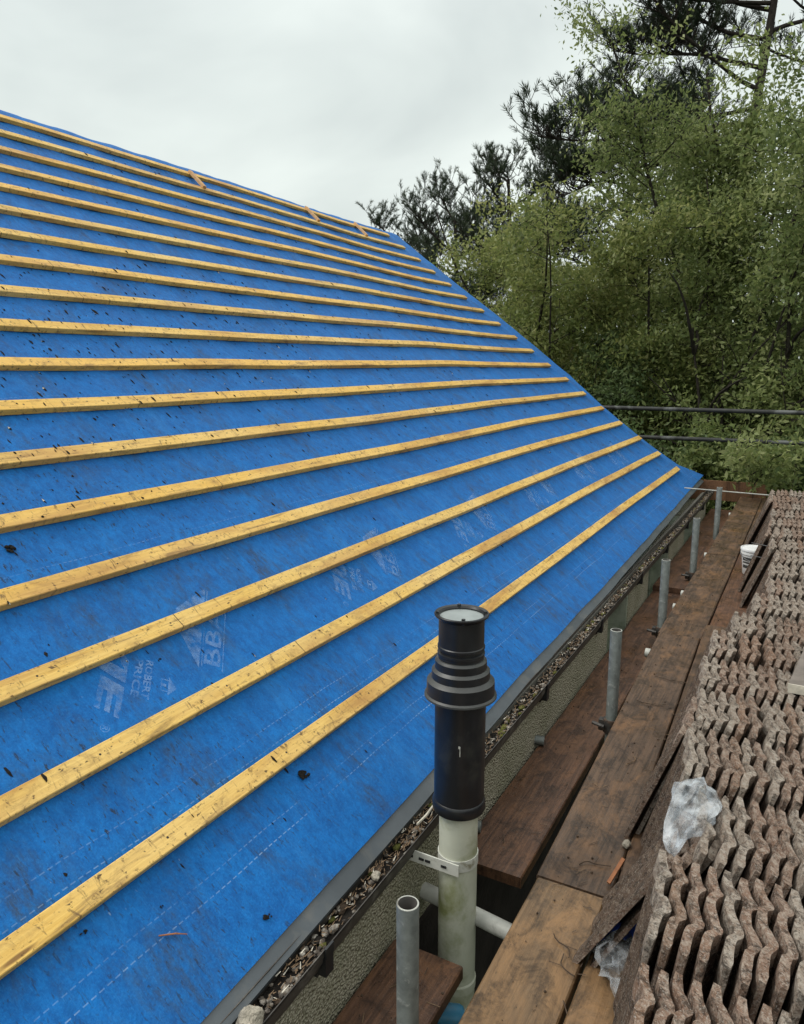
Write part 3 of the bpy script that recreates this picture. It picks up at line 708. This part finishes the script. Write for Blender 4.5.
# rows: y centre, left x of the tile TOPS, count
rows=[(1.060,-.170,11),(1.385,-.195,11),(1.712,-.150,10),(2.040,-.225,12),(2.355,-.235,12),(2.655,-.262,13),(2.955,-.265,13),(3.275,-.215,11),(3.60,-.160,10),(3.93,-.115,9),(4.26,-.125,10),(4.60,-.118,9),(4.93,-.155,10),(5.27,-.150,10),(5.62,-.19,11),(5.96,-.20,11),(6.30,-.205,11),(6.64,-.255,12),(6.98,-.26,12)]
for ri,(yc,xt,cnt) in enumerate(rows):
    lean0=(81 if ri<2 else 72)+random.uniform(-2.,2.); yaw0=max(.0,2.5-ri*.4)+random.uniform(-1.8,1.8); jy=random.uniform(-.008,.008); x=xt
    row=('row nearest the camera' if ri==0 else 'farthest row' if ri==len(rows)-1 else ORD[ri]+' row back')
    gl=R(lean0)
    for c in range(int(cnt*1.22)):
        ln=lean0+random.uniform(-1.2,1.2); dzr=random.uniform(-.006,.006)
        xb=x-TL*math.cos(R(ln))
        kk=None
        if ri in (8,9,10,11,12) and random.random()<.5: kk='tile_g'
        if c==0 and random.random()<.6: kk='tile_g'
        pos='leftmost' if c==0 else ORD[c]+' from the left'
        place_tile(xb,yc+jy+random.uniform(-.006,.006),ln,yaw0+random.uniform(-2.2,2.2),'@ concrete roof tile, %s in the %s'%(pos,row),kk,DZ+.004+max(0,dzr))
        x+=random.uniform(.0255,.0335)
        if random.random()<.12: x+=random.uniform(.008,.024)
# tiles that have slipped down against the left of the stacks
sl='slipped roof tiles leaning on the left of the stacks'
place_tile(-.392,1.735,60,-6,'@ tile slipped low over the boards, outermost above the blue and clear bag','tile',group=sl)
place_tile(-.352,1.745,61.5,-5,'@ tile lying behind the outermost slipped tile near the white crumpled bag','tile',group=sl)
place_tile(-.300,1.78,63,-4,'@ tile leaning under the white crumpled plastic bag','tile_g',group=sl)
place_tile(-.400,2.30,70,-3,'@ dark tile leaning alone in front of the fifth row, by the walkway','tile',group=sl)
place_tile(-.372,2.33,70.5,-3,'@ tile just right of the lone dark leaning tile','tile_g',group=sl)
place_tile(-.325,5.26,72,-5,'@ tall tile leaning beside the white bucket, outermost on the near side','tile',group=sl)
place_tile(-.285,5.27,72,-5,'@ tile second in the group leaning beside the white bucket','tile_g',group=sl)
place_tile(-.245,5.25,72,-5,'@ tile third in the group leaning beside the white bucket','tile',group=sl)
place_tile(-.330,5.62,71,-4,'@ tile leaning just beyond the white bucket','tile',group=sl)
place_tile(-.395,6.72,69,-5,'@ pale sided tile leaning outward at the far end of the walkway','tile_g',group=sl)
# broken tile lumps by the gap in the stacks
def lump(loc,r,label,seed,mat='tile_g',sq=(1,1,1)):
    mb=MB(); rock(mb,(0,0,0),r,seed,3,sq); o=mb.build('tile_fragment',M[mat]); o.location=loc; return tag(o,label,'tile fragment')
lump((-.20,4.25,-1.36),.075,'rounded mossy lump of broken tile in the gap before the leaning tiles',5,'tile_g',(1,.8,.8))
lump((-.262,4.20,-1.395),.020,'small yellow chip beside the rounded lump of broken tile',9,'chip',(1,1,.8))
# plank on top of the stacks at the right
mb=MB(); mb.box(-.16,.16,-.28,.28,-.014,.014); mb.box(-.161,.161,-.283,-.279,-.015,.0145,1)
o=mb.build('plank',[M['plank'],M['chip']]); o.location=(.195,2.86,-1.012); o.rotation_euler=(0,R(-2),R(-6)); tag(o,'grey weathered plank lying on top of the tile stacks at the right','plank')
# binding wires round the leaning tiles
for dz,lab in ((-.06,'upper binding wire across the leaning tiles by the bucket'),(-.14,'lower binding wire across the leaning tiles by the bucket')):
    mb=MB(); mb.tube([(-.07,0,0),(.05,-.01,-.012),(.20,-.10,-.03),(.34,-.2,-.06)],.0022,6); o=mb.build('binding_wire',M['wire']); o.location=(-.20,5.06,-1.02+dz); tag(o,lab,'wire')

# ------------------------------------------------------------------ bucket
bx,by=-.272,5.62
bk=empty('bucket',(bx,by,DZ),'white plastic bucket with lid standing on the boards behind the leaning tiles','bucket')
mb=MB(); mb.lathe([(0.0,DZ+.002),(.078,DZ+.002),(.082,DZ+.006),(.098,DZ+.17),(.105,DZ+.171),(.105,DZ+.185),(.099,DZ+.186),(.101,DZ+.205)],36,bx,by); sharp(child(mb,'body',M['bucket'],bk),40)
mb=MB(); mb.lathe([(.101,DZ+.199),(.109,DZ+.199),(.110,DZ+.214),(.107,DZ+.219),(.100,DZ+.218),(.096,DZ+.212),(0.001,DZ+.213)],36,bx,by); sharp(child(mb,'lid',M['bucket'],bk),40)
mb=MB()
for z0,z1 in ((.06,.085),(.10,.112),(.122,.150)):
    n0=len(mb.v)
    for i in range(13):
        a=-2.6+1.9*i/12
        for z in (z0,z1): r=.0826+(z-.006)/.164*.016+.0012; mb.v.append((bx+r*math.cos(a),by+r*math.sin(a),DZ+z))
    for i in range(12):
        b=n0+2*i; mb.f.append((b,b+2,b+3,b+1)); mb.m.append(0)
child(mb,'label_band',M['greyp'],bk)
mb=MB(); mb.tube([(bx+.108*math.cos(a),by+.108*math.sin(a)-.02*math.sin((a+3)*1.0)**2,DZ+.18-.05*math.sin((a+3.05)/3.0*math.pi)) for a in [(-3.05+3.0*i/12) for i in range(13)]],.0028,6); child(mb,'handle',M['wire'],bk)

bk.scale=(.86,.86,.86)

# ------------------------------------------------------------------ crumpled plastic bags
def bag(name,loc,rx,ry,rz,seed,label,flat=0,tail=None,blue=False):
    bm=bmesh.new(); bmesh.ops.create_icosphere(bm,subdivisions=3,radius=1); mb=MB()
    for v in bm.verts:
        p=v.co.copy(); d=1+random.uniform(-.09,.09)
        for fq,am in ((1.3,.46),(2.4,.30),(4.5,.10),(8.,.03)):
            d+=am*(1-2.2*abs(fnum(p.x*fq+seed,p.y*fq,p.z*fq+seed*2)))-am*.3
        p*=d
        z=p.z*rz
        if z<0: z*=.5
        x,y=p.x*rx,p.y*ry
        if tail:
            k=max(0,p.x*tail[0]+p.y*tail[1]); x+=tail[0]*k*k*.03; y+=tail[1]*k*k*.05; z-=k*k*.028; x*=1-.12*k; 
        mb.v.append((x,y,z))
    for f in bm.faces:
        mb.f.append(tuple(v.index for v in f.verts)); c=f.calc_center_median(); mb.m.append(1 if blue and c.y>.15 and c.z>.05 and c.x<.45 else 0)
    bm.free(); o=mb.build(name,[M['bag'],M['bluepr']]); o.location=loc; return tag(o,label,'plastic bag')
bag('plastic_bag',(-.166,1.775,-1.030),.043,.062,.040,3.3,'crumpled clear white plastic bag lying on top of the third row of tiles',tail=(-.3,-.95))
bag('plastic_bag',(-.275,1.625,-1.39),.062,.080,.055,8.1,'crumpled clear bag with a blue printed patch under the slipped tiles',blue=True)

# small litter on the boards
mb=MB(); mb.box(-.005,.005,-.042,.042,-.004,.004); o=mb.build('wood_offcut',M['orange']); o.location=(-.372,1.945,DZ+.03); o.rotation_euler=(R(28),R(8),R(-14)); tag(o,'thin orange sliver of wood leaning by the slipped tiles','wood offcut')
mb=MB(); rock(mb,(0,0,0),.013,77,2); o=mb.build('stone',M['stone']); o.location=(-.378,2.11,DZ+.011); tag(o,'round grey pebble on the board beside the orange sliver','stone')
for i,(x,y,a,L,lab) in enumerate(((-.44,1.98,.5,.09,'curled thin twig on the walkway board beside the orange sliver'),(-.47,2.62,1.5,.08,'pale thin twig lying on the dark walkway board past the second pole'),(-.50,3.15,.1,.12,'dark twig lying across the dark walkway board, nearest the third pole'),(-.47,3.45,-.2,.14,'longest dark twig lying across the walkway board'),(-.43,1.63,-.9,.08,'short dark twig on the worn orange board'),(-.405,1.57,2.2,.07,'forked dark twig on the worn orange board by the tile foot'))):
    mb=MB(); pts=[(L*(k/6-.5),.010*math.sin(k*.9+i),.002+.004*abs(math.sin(k+i))) for k in range(7)]; mb.tube(pts,.0016,5); mb.tube([pts[3],(pts[3][0]+.02,pts[3][1]+.025,.004)],.001,5)
    o=mb.build('twig',M['straw'] if i==1 else M['twig']); o.location=(x,y,DZ+.002); o.rotation_euler=(0,0,a); tag(o,lab,'twig','twigs on the walkway boards')
mb=MB()
for i in range(420):
    if random.random()<.7: x=random.uniform(-.62,-.36); y=random.uniform(1.1,7.5); z=DZ+.0025
    else: x=random.uniform(-.9,-.70); y=random.choice((random.uniform(1,1.6),random.uniform(2.1,5.4))); z=IZ+.0025
    if z>-1.5 and y<1.9 and x<-.55: continue
    if z>-1.5 and x<-.565-.035*(y-1.9): continue
    r=random.choice((.0015,.002,.003,.004)); a=random.uniform(0,3.1)
    if random.random()<.5: rock(mb,(x,y,z),r,i,1); 
    else:
        d=Vector((math.cos(a),math.sin(a),.05))*random.uniform(.01,.04); w=Vector((-d.y,d.x,0)).normalized()*.0012; p=Vector((x,y,z+.001)); mb.quad(p-w,p+w,p+d+w,p+d-w)
    col=0 if random.random()<.8 else 1
    mb.m[-1]=col
tag(mb.build('deck_litter',[M['twig'],M['straw']]),'scattered needles and grit on the scaffold boards','litter',kind='stuff')

# ------------------------------------------------------------------ trees
def leaves_obj(name,P,D,size,tone,mat,parent,aspect=.42):
    """P centres, D leaf axis (unit), size, tone arrays -> one mesh of folded diamond leaves"""
    n=len(P); rv=np.random.normal(size=(n,3)); s=np.cross(D,rv); s/=np.linalg.norm(s,axis=1)[:,None]+1e-9
    nrm=np.cross(D,s); L=size[:,None]; W=L*aspect
    v=np.empty((n,4,3)); v[:,0]=P-D*L*.5; v[:,1]=P+s*W*.5+nrm*W*.12; v[:,2]=P+D*L*.5-nrm*L*.06; v[:,3]=P-s*W*.5+nrm*W*.12
    me=bpy.data.meshes.new(name); me.vertices.add(4*n); me.vertices.foreach_set('co',v.ravel().astype(np.float32))
    me.loops.add(4*n); me.loops.foreach_set('vertex_index',np.arange(4*n,dtype=np.int32)); me.polygons.add(n)
    me.polygons.foreach_set('loop_start',np.arange(0,4*n,4,dtype=np.int32)); me.polygons.foreach_set('loop_total',np.full(n,4,dtype=np.int32))
    me.materials.append(mat); at=me.attributes.new('tone','FLOAT','FACE'); at.data.foreach_set('value',np.clip(tone,0,1).astype(np.float32))
    me.update(calc_edges=True); me.validate(); return link(name,me,parent)
def branchy(rnd,p,d,L,r,depth,wood,tips,droop,wig=.25,seg=6):
    pts=[p.copy()]; rad=[r]
    for i in range(seg):
        d=(d+Vector((rnd.gauss(0,wig),rnd.gauss(0,wig),rnd.gauss(0,wig)-droop))*.45).normalized()
        p=p+d*(L/seg); pts.append(p.copy()); rad.append(r*(1-(i+1)/seg*.75))
    wood.tube(pts,rad,7 if r>.02 else 4,False)
    return pts,rad,d
def broadleaf(name,x,y,h,spread,label,seed,leafmat,stems=4,nleaf=12000,lsize=.075,low=.15,lean=(0,0),group='broadleaf trees behind the scaffold',cat='tree',top=1.0):
    rnd=random.Random(seed); np.random.seed(seed); t=empty(name,(x,y,GZ),label,cat,group); w=MB(); tw=[]
    for s_ in range(stems):
        a=rnd.uniform(0,6.283); sl=rnd.uniform(.12,.36)*spread/2.2
        d=Vector((math.cos(a)*sl+lean[0],math.sin(a)*sl+lean[1],1)).normalized(); r0=rnd.uniform(.032,.060)*h/9
        hs=h*rnd.uniform(.78,1.0)
        pts,rad,_=branchy(rnd,Vector((rnd.uniform(-.2,.2),rnd.uniform(-.2,.2),0)),d,hs,r0,0,w,None,-.06,.16,14)
        for bi in range(int(26*h/9)):
            f=rnd.uniform(low,.99)**.85; i=min(13,int(f*14)); fr=f*14-i
            bp=pts[i].lerp(pts[i+1],fr); ba=rnd.uniform(0,6.283); L=spread*rnd.uniform(.35,.8)*(1.15-f*.75)
            bd=Vector((math.cos(ba),math.sin(ba),rnd.uniform(.15,1.1))).normalized()
            bpts,_,_=branchy(rnd,bp,bd,L,max(.008,rad[i]*.4),1,w,None,.06,.28,6)
            for q_ in range(5):
                k=rnd.randint(2,6); ta=rnd.uniform(0,6.283); td=Vector((math.cos(ta),math.sin(ta),rnd.uniform(-.2,1))).normalized(); TLn=rnd.uniform(.3,.8)*spread/2.4
                tp,_,_=branchy(rnd,bpts[k],td,TLn,.006,2,w,None,.12,.35,4); tw.append((tp,rnd.random()))
    # leaves along the twigs
    T=len(tw); P=[];D=[];S=[];C=[]
    per=max(6,nleaf//T)
    for tp,tone in tw:
        n=max(3,int(per*rnd.uniform(.4,1.6))); k=np.random.rand(n)*3.999; i=k.astype(int); fr=(k-i)[:,None]
        a=np.array([tuple(q_) for q_ in tp]); base=a[i]*(1-fr)+a[np.minimum(i+1,4)]*fr
        base=base+np.random.normal(scale=.12,size=(n,3))*spread/2.2
        dd=np.random.normal(size=(n,3)); dd[:,2]-=.35; dd/=np.linalg.norm(dd,axis=1)[:,None]
        P.append(base);D.append(dd);S.append(lsize*np.random.uniform(.55,1.25,n));C.append(np.random.normal(.28+.45*tone,.14,n))
    P=np.concatenate(P);D=np.concatenate(D);S=np.concatenate(S);C=np.concatenate(C)
    w.build('trunk',M['bark'],t,True); leaves_obj('crown',P,D,S,C,M[leafmat],t); return t
bl=[('willow_tree',-4.25,13.2,6.6,1.7,'pale yellow green tree with arching shoots, leftmost of the broadleaf row behind the roof verge',11,'leaf_a',5,40000,.072),
 ('willow_tree',-2.75,12.6,7.45,2.4,'tall yellow green tree above the verge, second of the broadleaf row',12,'leaf_a',5,52000,.086),
 ('willow_tree',-1.45,12.3,8.3,2.4,'mid green tree with thin upright stems behind the guard rails',13,'leaf_b',5,52000,.086),
 ('willow_tree',-.05,12.3,9.9,2.6,'mid green leafy tree at the right edge above the tiles',14,'leaf_b',6,52000,.086),
 ('willow_tree',1.6,12.8,10.4,2.1,'green tree standing past the right edge behind the tile stacks',15,'leaf_b',4,14000,.09),
 ('willow_tree',-1.9,15.6,9.0,2.6,'shaded tree in the second row between the two mid green trees',16,'leaf_b',5,32000,.10),
 ('willow_tree',.4,15.2,10.6,2.8,'shaded tree in the second row at the right edge',17,'leaf_b',5,34000,.10),
 ('willow_tree',-4.9,16.5,7.0,2.2,'shaded tree in the second row behind the leftmost pale tree',18,'leaf_a',4,22000,.11)]
for a in bl: broadleaf(*a[:6],a[6],a[7],a[8],a[9],a[10])
# low shrubs that fill the foot of the trees
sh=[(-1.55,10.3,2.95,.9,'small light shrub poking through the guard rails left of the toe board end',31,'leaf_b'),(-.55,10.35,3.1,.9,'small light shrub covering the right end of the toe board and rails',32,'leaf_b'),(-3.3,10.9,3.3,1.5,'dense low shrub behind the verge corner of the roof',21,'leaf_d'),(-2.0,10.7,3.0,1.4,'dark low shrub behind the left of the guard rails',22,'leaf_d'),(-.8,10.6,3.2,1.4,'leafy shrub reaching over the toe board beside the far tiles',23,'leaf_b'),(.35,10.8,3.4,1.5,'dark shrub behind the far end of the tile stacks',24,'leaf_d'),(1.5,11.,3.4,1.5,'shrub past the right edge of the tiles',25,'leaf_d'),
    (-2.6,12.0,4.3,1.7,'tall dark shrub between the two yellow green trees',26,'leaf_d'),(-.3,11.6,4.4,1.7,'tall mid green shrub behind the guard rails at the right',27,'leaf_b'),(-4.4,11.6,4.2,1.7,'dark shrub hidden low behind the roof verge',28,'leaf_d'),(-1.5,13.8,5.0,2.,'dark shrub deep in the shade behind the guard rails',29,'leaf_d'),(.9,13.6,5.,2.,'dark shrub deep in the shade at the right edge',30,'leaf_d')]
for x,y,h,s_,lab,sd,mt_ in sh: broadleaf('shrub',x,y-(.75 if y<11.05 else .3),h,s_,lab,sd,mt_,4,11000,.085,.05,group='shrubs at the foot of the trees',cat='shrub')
# bare dark trunks standing in the shade
for i,(x,y,hh,lx,ly,lab) in enumerate(((-2.95,11.9,4.6,-.05,0,'straight dark bare trunk rising behind the middle of the roof verge'),(-1.35,11.2,4.3,.02,.02,'dark bare trunk behind the guard rails, left of the forked one'),(-.62,11.3,5.2,.16,0,'dark leaning forked trunk behind the guard rails near the right edge'),(-.98,11.5,3.9,-.06,0,'thin dark trunk between the bare trunk and the leaning forked one'),(-2.1,12.2,4.2,.06,0,'thin dark trunk left of the guard rail middle'),(-.1,11.6,4.2,.03,0,'dark bare trunk at the right edge above the tiles'))):
    t=empty('tree_trunk',(x,y,GZ),lab,'tree trunk','dark trunks among the shrubs'); rnd=random.Random(90+i); w=MB()
    pts,rad,d=branchy(rnd,Vector((0,0,0)),Vector((lx,ly,1)).normalized(),hh,.07 if i in (0,2) else .05,0,w,None,0,.10,12); w.build('trunk',M['bark'],t,True)
    for b in range(5):
        w=MB(); k=rnd.randint(6,11); ba=rnd.uniform(0,6.283); branchy(rnd,pts[k],Vector((math.cos(ba),math.sin(ba),.9)).normalized(),rnd.uniform(1,2.2),.03,1,w,None,.02,.2,7); w.build('branch',M['bark'],t,True)

# pines: trunk, limbs, upright bottle-brush tufts
def pine(x,y,h,label,seed,limbs,lean,trunk_r=.17,ntuft=26):
    rnd=random.Random(seed); np.random.seed(seed); t=empty('pine_tree',(x,y,GZ),label,'pine tree','pines behind the broadleaf trees'); w=MB(); tufts=[]
    tp=[Vector((lean[0]*f*h+.25*math.sin(f*5+seed),lean[1]*f*h,f*h)) for f in [i/14 for i in range(15)]]
    w.tube(tp,[trunk_r*(1-.75*i/14) for i in range(15)],9,False)
    for (hf,az,L,rise,den) in limbs:
        f=hf*14; i=min(13,int(f)); p=tp[i].lerp(tp[i+1],f-i); d=Vector((math.cos(az),math.sin(az),rise)).normalized()
        pts,rad,_=branchy(rnd,p,d,L,max(.022,trunk_r*.26),1,w,None,-.015,.22,9)
        for b in range(int(L*5.5*den)):
            f=rnd.uniform(.25,1)*9; k=min(8,int(f)); bp=pts[k].lerp(pts[k+1],f-k); a=rnd.uniform(0,6.283)
            bd=(Vector((math.cos(a),math.sin(a),.45))*.8+d*.5).normalized(); bl_=rnd.uniform(.5,1.25)
            bpts,_,_=branchy(rnd,bp,bd,bl_,.018,2,w,None,-.10,.28,5)
            for q_ in range(rnd.randint(3,6)):
                kk=rnd.randint(2,5); a=rnd.uniform(0,6.283); td=Vector((math.cos(a)*.6,math.sin(a)*.6,rnd.uniform(.35,1.2))).normalized(); sp_=bpts[kk]
                ln=rnd.uniform(.14,.34); e=sp_+td*ln; w.tube([sp_,e],[.009,.006],4,False); tufts.append((e,td,rnd.uniform(.22,.38),rnd.random()))
    w.build('trunk',M['bark_pine'],t,True)
    P=[];D=[];S=[];C=[]
    for e,td,ln,tone in tufts:
        n=ntuft; td=np.array(td); k=np.random.rand(n)
        rv=np.random.normal(size=(n,3)); dd=td*np.random.uniform(.7,1.5,n)[:,None]+rv/np.linalg.norm(rv,axis=1)[:,None]*.7; dd/=np.linalg.norm(dd,axis=1)[:,None]
        S_=np.random.uniform(.12,.22,n); base=np.array(e)-td*ln*.35+td*(k*ln)[:,None]
        P.append(base+dd*S_[:,None]*.45);D.append(dd);S.append(S_);C.append(np.random.normal(.25+.5*tone,.15,n))
    leaves_obj('crown',np.concatenate(P),np.concatenate(D),np.concatenate(S),np.concatenate(C),M['needle'],t,.085); return t
pi=math.pi
pine(-1.9,20,14.5,'tall pine with a bare leaning trunk and long limbs at the top right',3,
  [(.60,pi*.97,5.3,.10,2.2),(.63,pi*1.05,4.9,.18,2.4),(.655,pi*.92,4.7,.24,2.4),(.68,pi*1.02,4.5,.32,2.4),(.71,pi*.96,4.3,.40,2.3),(.75,pi*1.03,3.9,.42,2.2),(.79,pi*.97,3.4,.45,1.8),(.80,pi*1.1,2.4,.2,.8),(.83,pi*.96,3.,.4,1.2),(.88,pi*1.05,2.6,.5,1.5),(.84,.1,2.6,.3,1.2),(.90,.3,2.4,.4,1.2),(.76,.2,3.0,.2,1.),(.95,pi*.8,2.,.5,1.2),(.97,.2,1.8,.6,1.2),(.93,pi*1.4,2.0,.4,1.2)],(.012,.01),.20,34)
pine(-.8,21.5,13.,'second pine with a forked upright trunk at the top right corner',4,
  [(.72,.2,3.,.3,1.),(.80,pi*.9,2.4,.5,1.),(.86,pi*1.2,2.4,.5,1.),(.92,.5,2.2,.6,1.),(.9,pi,2.2,.6,1.),(.97,2.,1.6,.8,1.)],(.02,.0),.16,30)
pine(-12.6,26,8.9,'leaning pine with upright dark tufts beyond the end of the ridge',5,
  [(.60,pi*.95,3.6,.3,2.),(.66,pi*1.05,3.2,.30,2.),(.72,pi*1.3,2.6,.25,1.8),(.78,pi*.9,2.4,.5,2.),(.86,pi*1.1,2.0,.7,2.),(.92,pi*.6,1.6,.8,2.),(.99,pi,1.2,1.3,2.4),(.78,.1,2.4,.4,2.),(.70,.0,2.6,.3,2.),(.90,.2,1.8,.7,2.),(.62,.3,2.6,.2,2.),(.55,.1,2.6,.2,2.),(.5,pi,3.,.2,2.)],(.09,.0),.20,34)
pine(-9.3,25,9.8,'pine with a narrow dark top between the leaning pine and the pale tree',6,
  [(.56,pi*.95,2.2,.35,2.),(.62,.1,2.2,.35,2.),(.66,pi*.95,2.2,.35,2.),(.74,pi*1.1,1.8,.4,2.),(.82,pi*.9,1.6,.5,2.),(.9,pi*1.2,1.4,.7,2.),(.97,pi*.8,1.,1.1,2.4),(.70,.1,2.2,.35,2.),(.8,.2,1.8,.5,2.),(.9,.0,1.3,.7,2.)],(.0,.0),.17,34)
pine(-16.2,29,9.2,'smaller pine low behind the far end of the ridge',8,
  [(.60,pi*.95,2.4,.35,2.),(.66,pi*.95,2.4,.35,2.),(.74,.1,2.6,.4,2.),(.82,pi*.9,1.8,.6,2.),(.9,.2,1.6,.7,2.),(.95,pi,1.2,1.,2.2),(.7,pi*1.4,2.2,.4,1.8),(.6,0,2.6,.2,1.8)],(.02,.0),.16,34)
pine(-5.1,21.5,10.6,'dense dark pine filling the gap left of the tall bare trunked pine',9,
  [(.58,pi*.95,2.6,.3,2.2),(.63,pi*1.1,2.6,.3,2.2),(.68,pi*.9,2.5,.35,2.2),(.73,pi*1.05,2.4,.4,2.2),(.79,pi*.95,2.1,.5,2.2),(.85,pi*1.15,1.8,.6,2.2),(.91,pi*.85,1.5,.8,2.2),(.97,pi,1.1,1.2,2.4),(.66,.1,2.4,.35,2.),(.74,-.2,2.2,.4,2.),(.82,.2,2.,.5,2.),(.90,0,1.6,.7,2.)],(.03,.0),.17,34)
# distant woodland that closes the view under the crowns
np.random.seed(5); n=26000
th=np.random.uniform(R(40),R(140),n); rr=np.random.uniform(34,46,n); P=np.stack([rr*np.cos(th),rr*np.sin(th),GZ+np.random.rand(n)**1.2*(5.2+1.2*np.sin(th*9))],1)
D=np.random.normal(size=(n,3)); D/=np.linalg.norm(D,axis=1)[:,None]
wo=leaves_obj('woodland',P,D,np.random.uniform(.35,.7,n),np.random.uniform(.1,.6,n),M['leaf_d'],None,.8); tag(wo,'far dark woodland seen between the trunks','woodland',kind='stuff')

# ------------------------------------------------------------------ sky, sun, camera
w=bpy.data.worlds.new('World'); sc.world=w; w.use_nodes=True; nt=w.node_tree; nt.nodes.clear()
def N(t): return nt.nodes.new(t)
out=N('ShaderNodeOutputWorld'); bg=N('ShaderNodeBackground'); bg.inputs['Strength'].default_value=.1
SE,SR=R(52),R(-118)
sky=N('ShaderNodeTexSky'); sky.sky_type='NISHITA'; sky.sun_disc=False; sky.sun_elevation=SE; sky.sun_rotation=SR
tc=N('ShaderNodeTexCoord'); sp_=N('ShaderNodeSeparateXYZ'); nt.links.new(tc.outputs['Generated'],sp_.inputs[0])
gr=N('ShaderNodeValToRGB'); nt.links.new(sp_.outputs[2],gr.inputs[0]); e=gr.color_ramp.elements
e[0].position=0; e[0].color=(.47,.50,.475,1); e[1].position=.95; e[1].color=(1.,1.,.98,1); k=e.new(.35); k.color=(.50,.535,.52,1); k=e.new(.58); k.color=(.62,.65,.64,1)
mp=N('ShaderNodeMapping'); mp.inputs['Scale'].default_value=(1.1,1.1,2.6); nt.links.new(tc.outputs['Generated'],mp.inputs[0])
no=N('ShaderNodeTexNoise'); no.inputs['Scale'].default_value=1.7; no.inputs['Detail'].default_value=5; no.inputs['Roughness'].default_value=.5; no.inputs['Distortion'].default_value=.35; nt.links.new(mp.outputs[0],no.inputs[0])
cr=N('ShaderNodeValToRGB'); nt.links.new(no.outputs['Fac'],cr.inputs[0]); cr.color_ramp.elements[0].position=.3; cr.color_ramp.elements[0].color=(10.0,10.3,10.4,1); cr.color_ramp.elements[1].position=.72; cr.color_ramp.elements[1].color=(16.4,16.5,16.1,1)
mu=N('ShaderNodeMix'); mu.data_type='RGBA'; mu.blend_type='MULTIPLY'; mu.inputs[0].default_value=1; nt.links.new(gr.outputs[0],mu.inputs[6]); nt.links.new(cr.outputs[0],mu.inputs[7])
mx=N('ShaderNodeMix'); mx.data_type='RGBA'; mx.inputs[0].default_value=.93; nt.links.new(sky.outputs[0],mx.inputs[6]); nt.links.new(mu.outputs[2],mx.inputs[7])
nt.links.new(mx.outputs[2],bg.inputs[0]); nt.links.new(bg.outputs[0],out.inputs[0])
sl_=bpy.data.lights.new('sun','SUN'); sl_.energy=1.5; sl_.angle=R(25); sl_.color=(1,.97,.92); so_=bpy.data.objects.new('sun',sl_); COL.objects.link(so_)
# Blender's sky: rotation 0 puts the sun along +Y, positive turns it clockwise seen from above
sd=Vector((math.sin(SR)*math.cos(SE)*-1*-1,math.cos(SR)*math.cos(SE),math.sin(SE)))
so_.rotation_euler=sd.to_track_quat('Z','Y').to_euler()

cam=bpy.data.cameras.new('camera'); co=bpy.data.objects.new('camera',cam); COL.objects.link(co); sc.camera=co
rt,up,fw=Vector((.87907,.47669,0)),Vector((-.09051,.16690,.98181)),Vector((-.46802,.86308,-.18986))
co.matrix_world=Matrix(((rt.x,up.x,-fw.x,0),(rt.y,up.y,-fw.y,0),(rt.z,up.z,-fw.z,0),(0,0,0,1)))
cam.sensor_fit='VERTICAL'; cam.sensor_height=24; cam.lens=24*755/1024; cam.clip_start=.05; cam.clip_end=2000
sc.view_settings.view_transform='Standard'; sc.view_settings.look='None'; sc.view_settings.exposure=.28; sc.view_settings.gamma=1
sc.cycles.max_bounces=8; sc.cycles.transparent_max_bounces=12
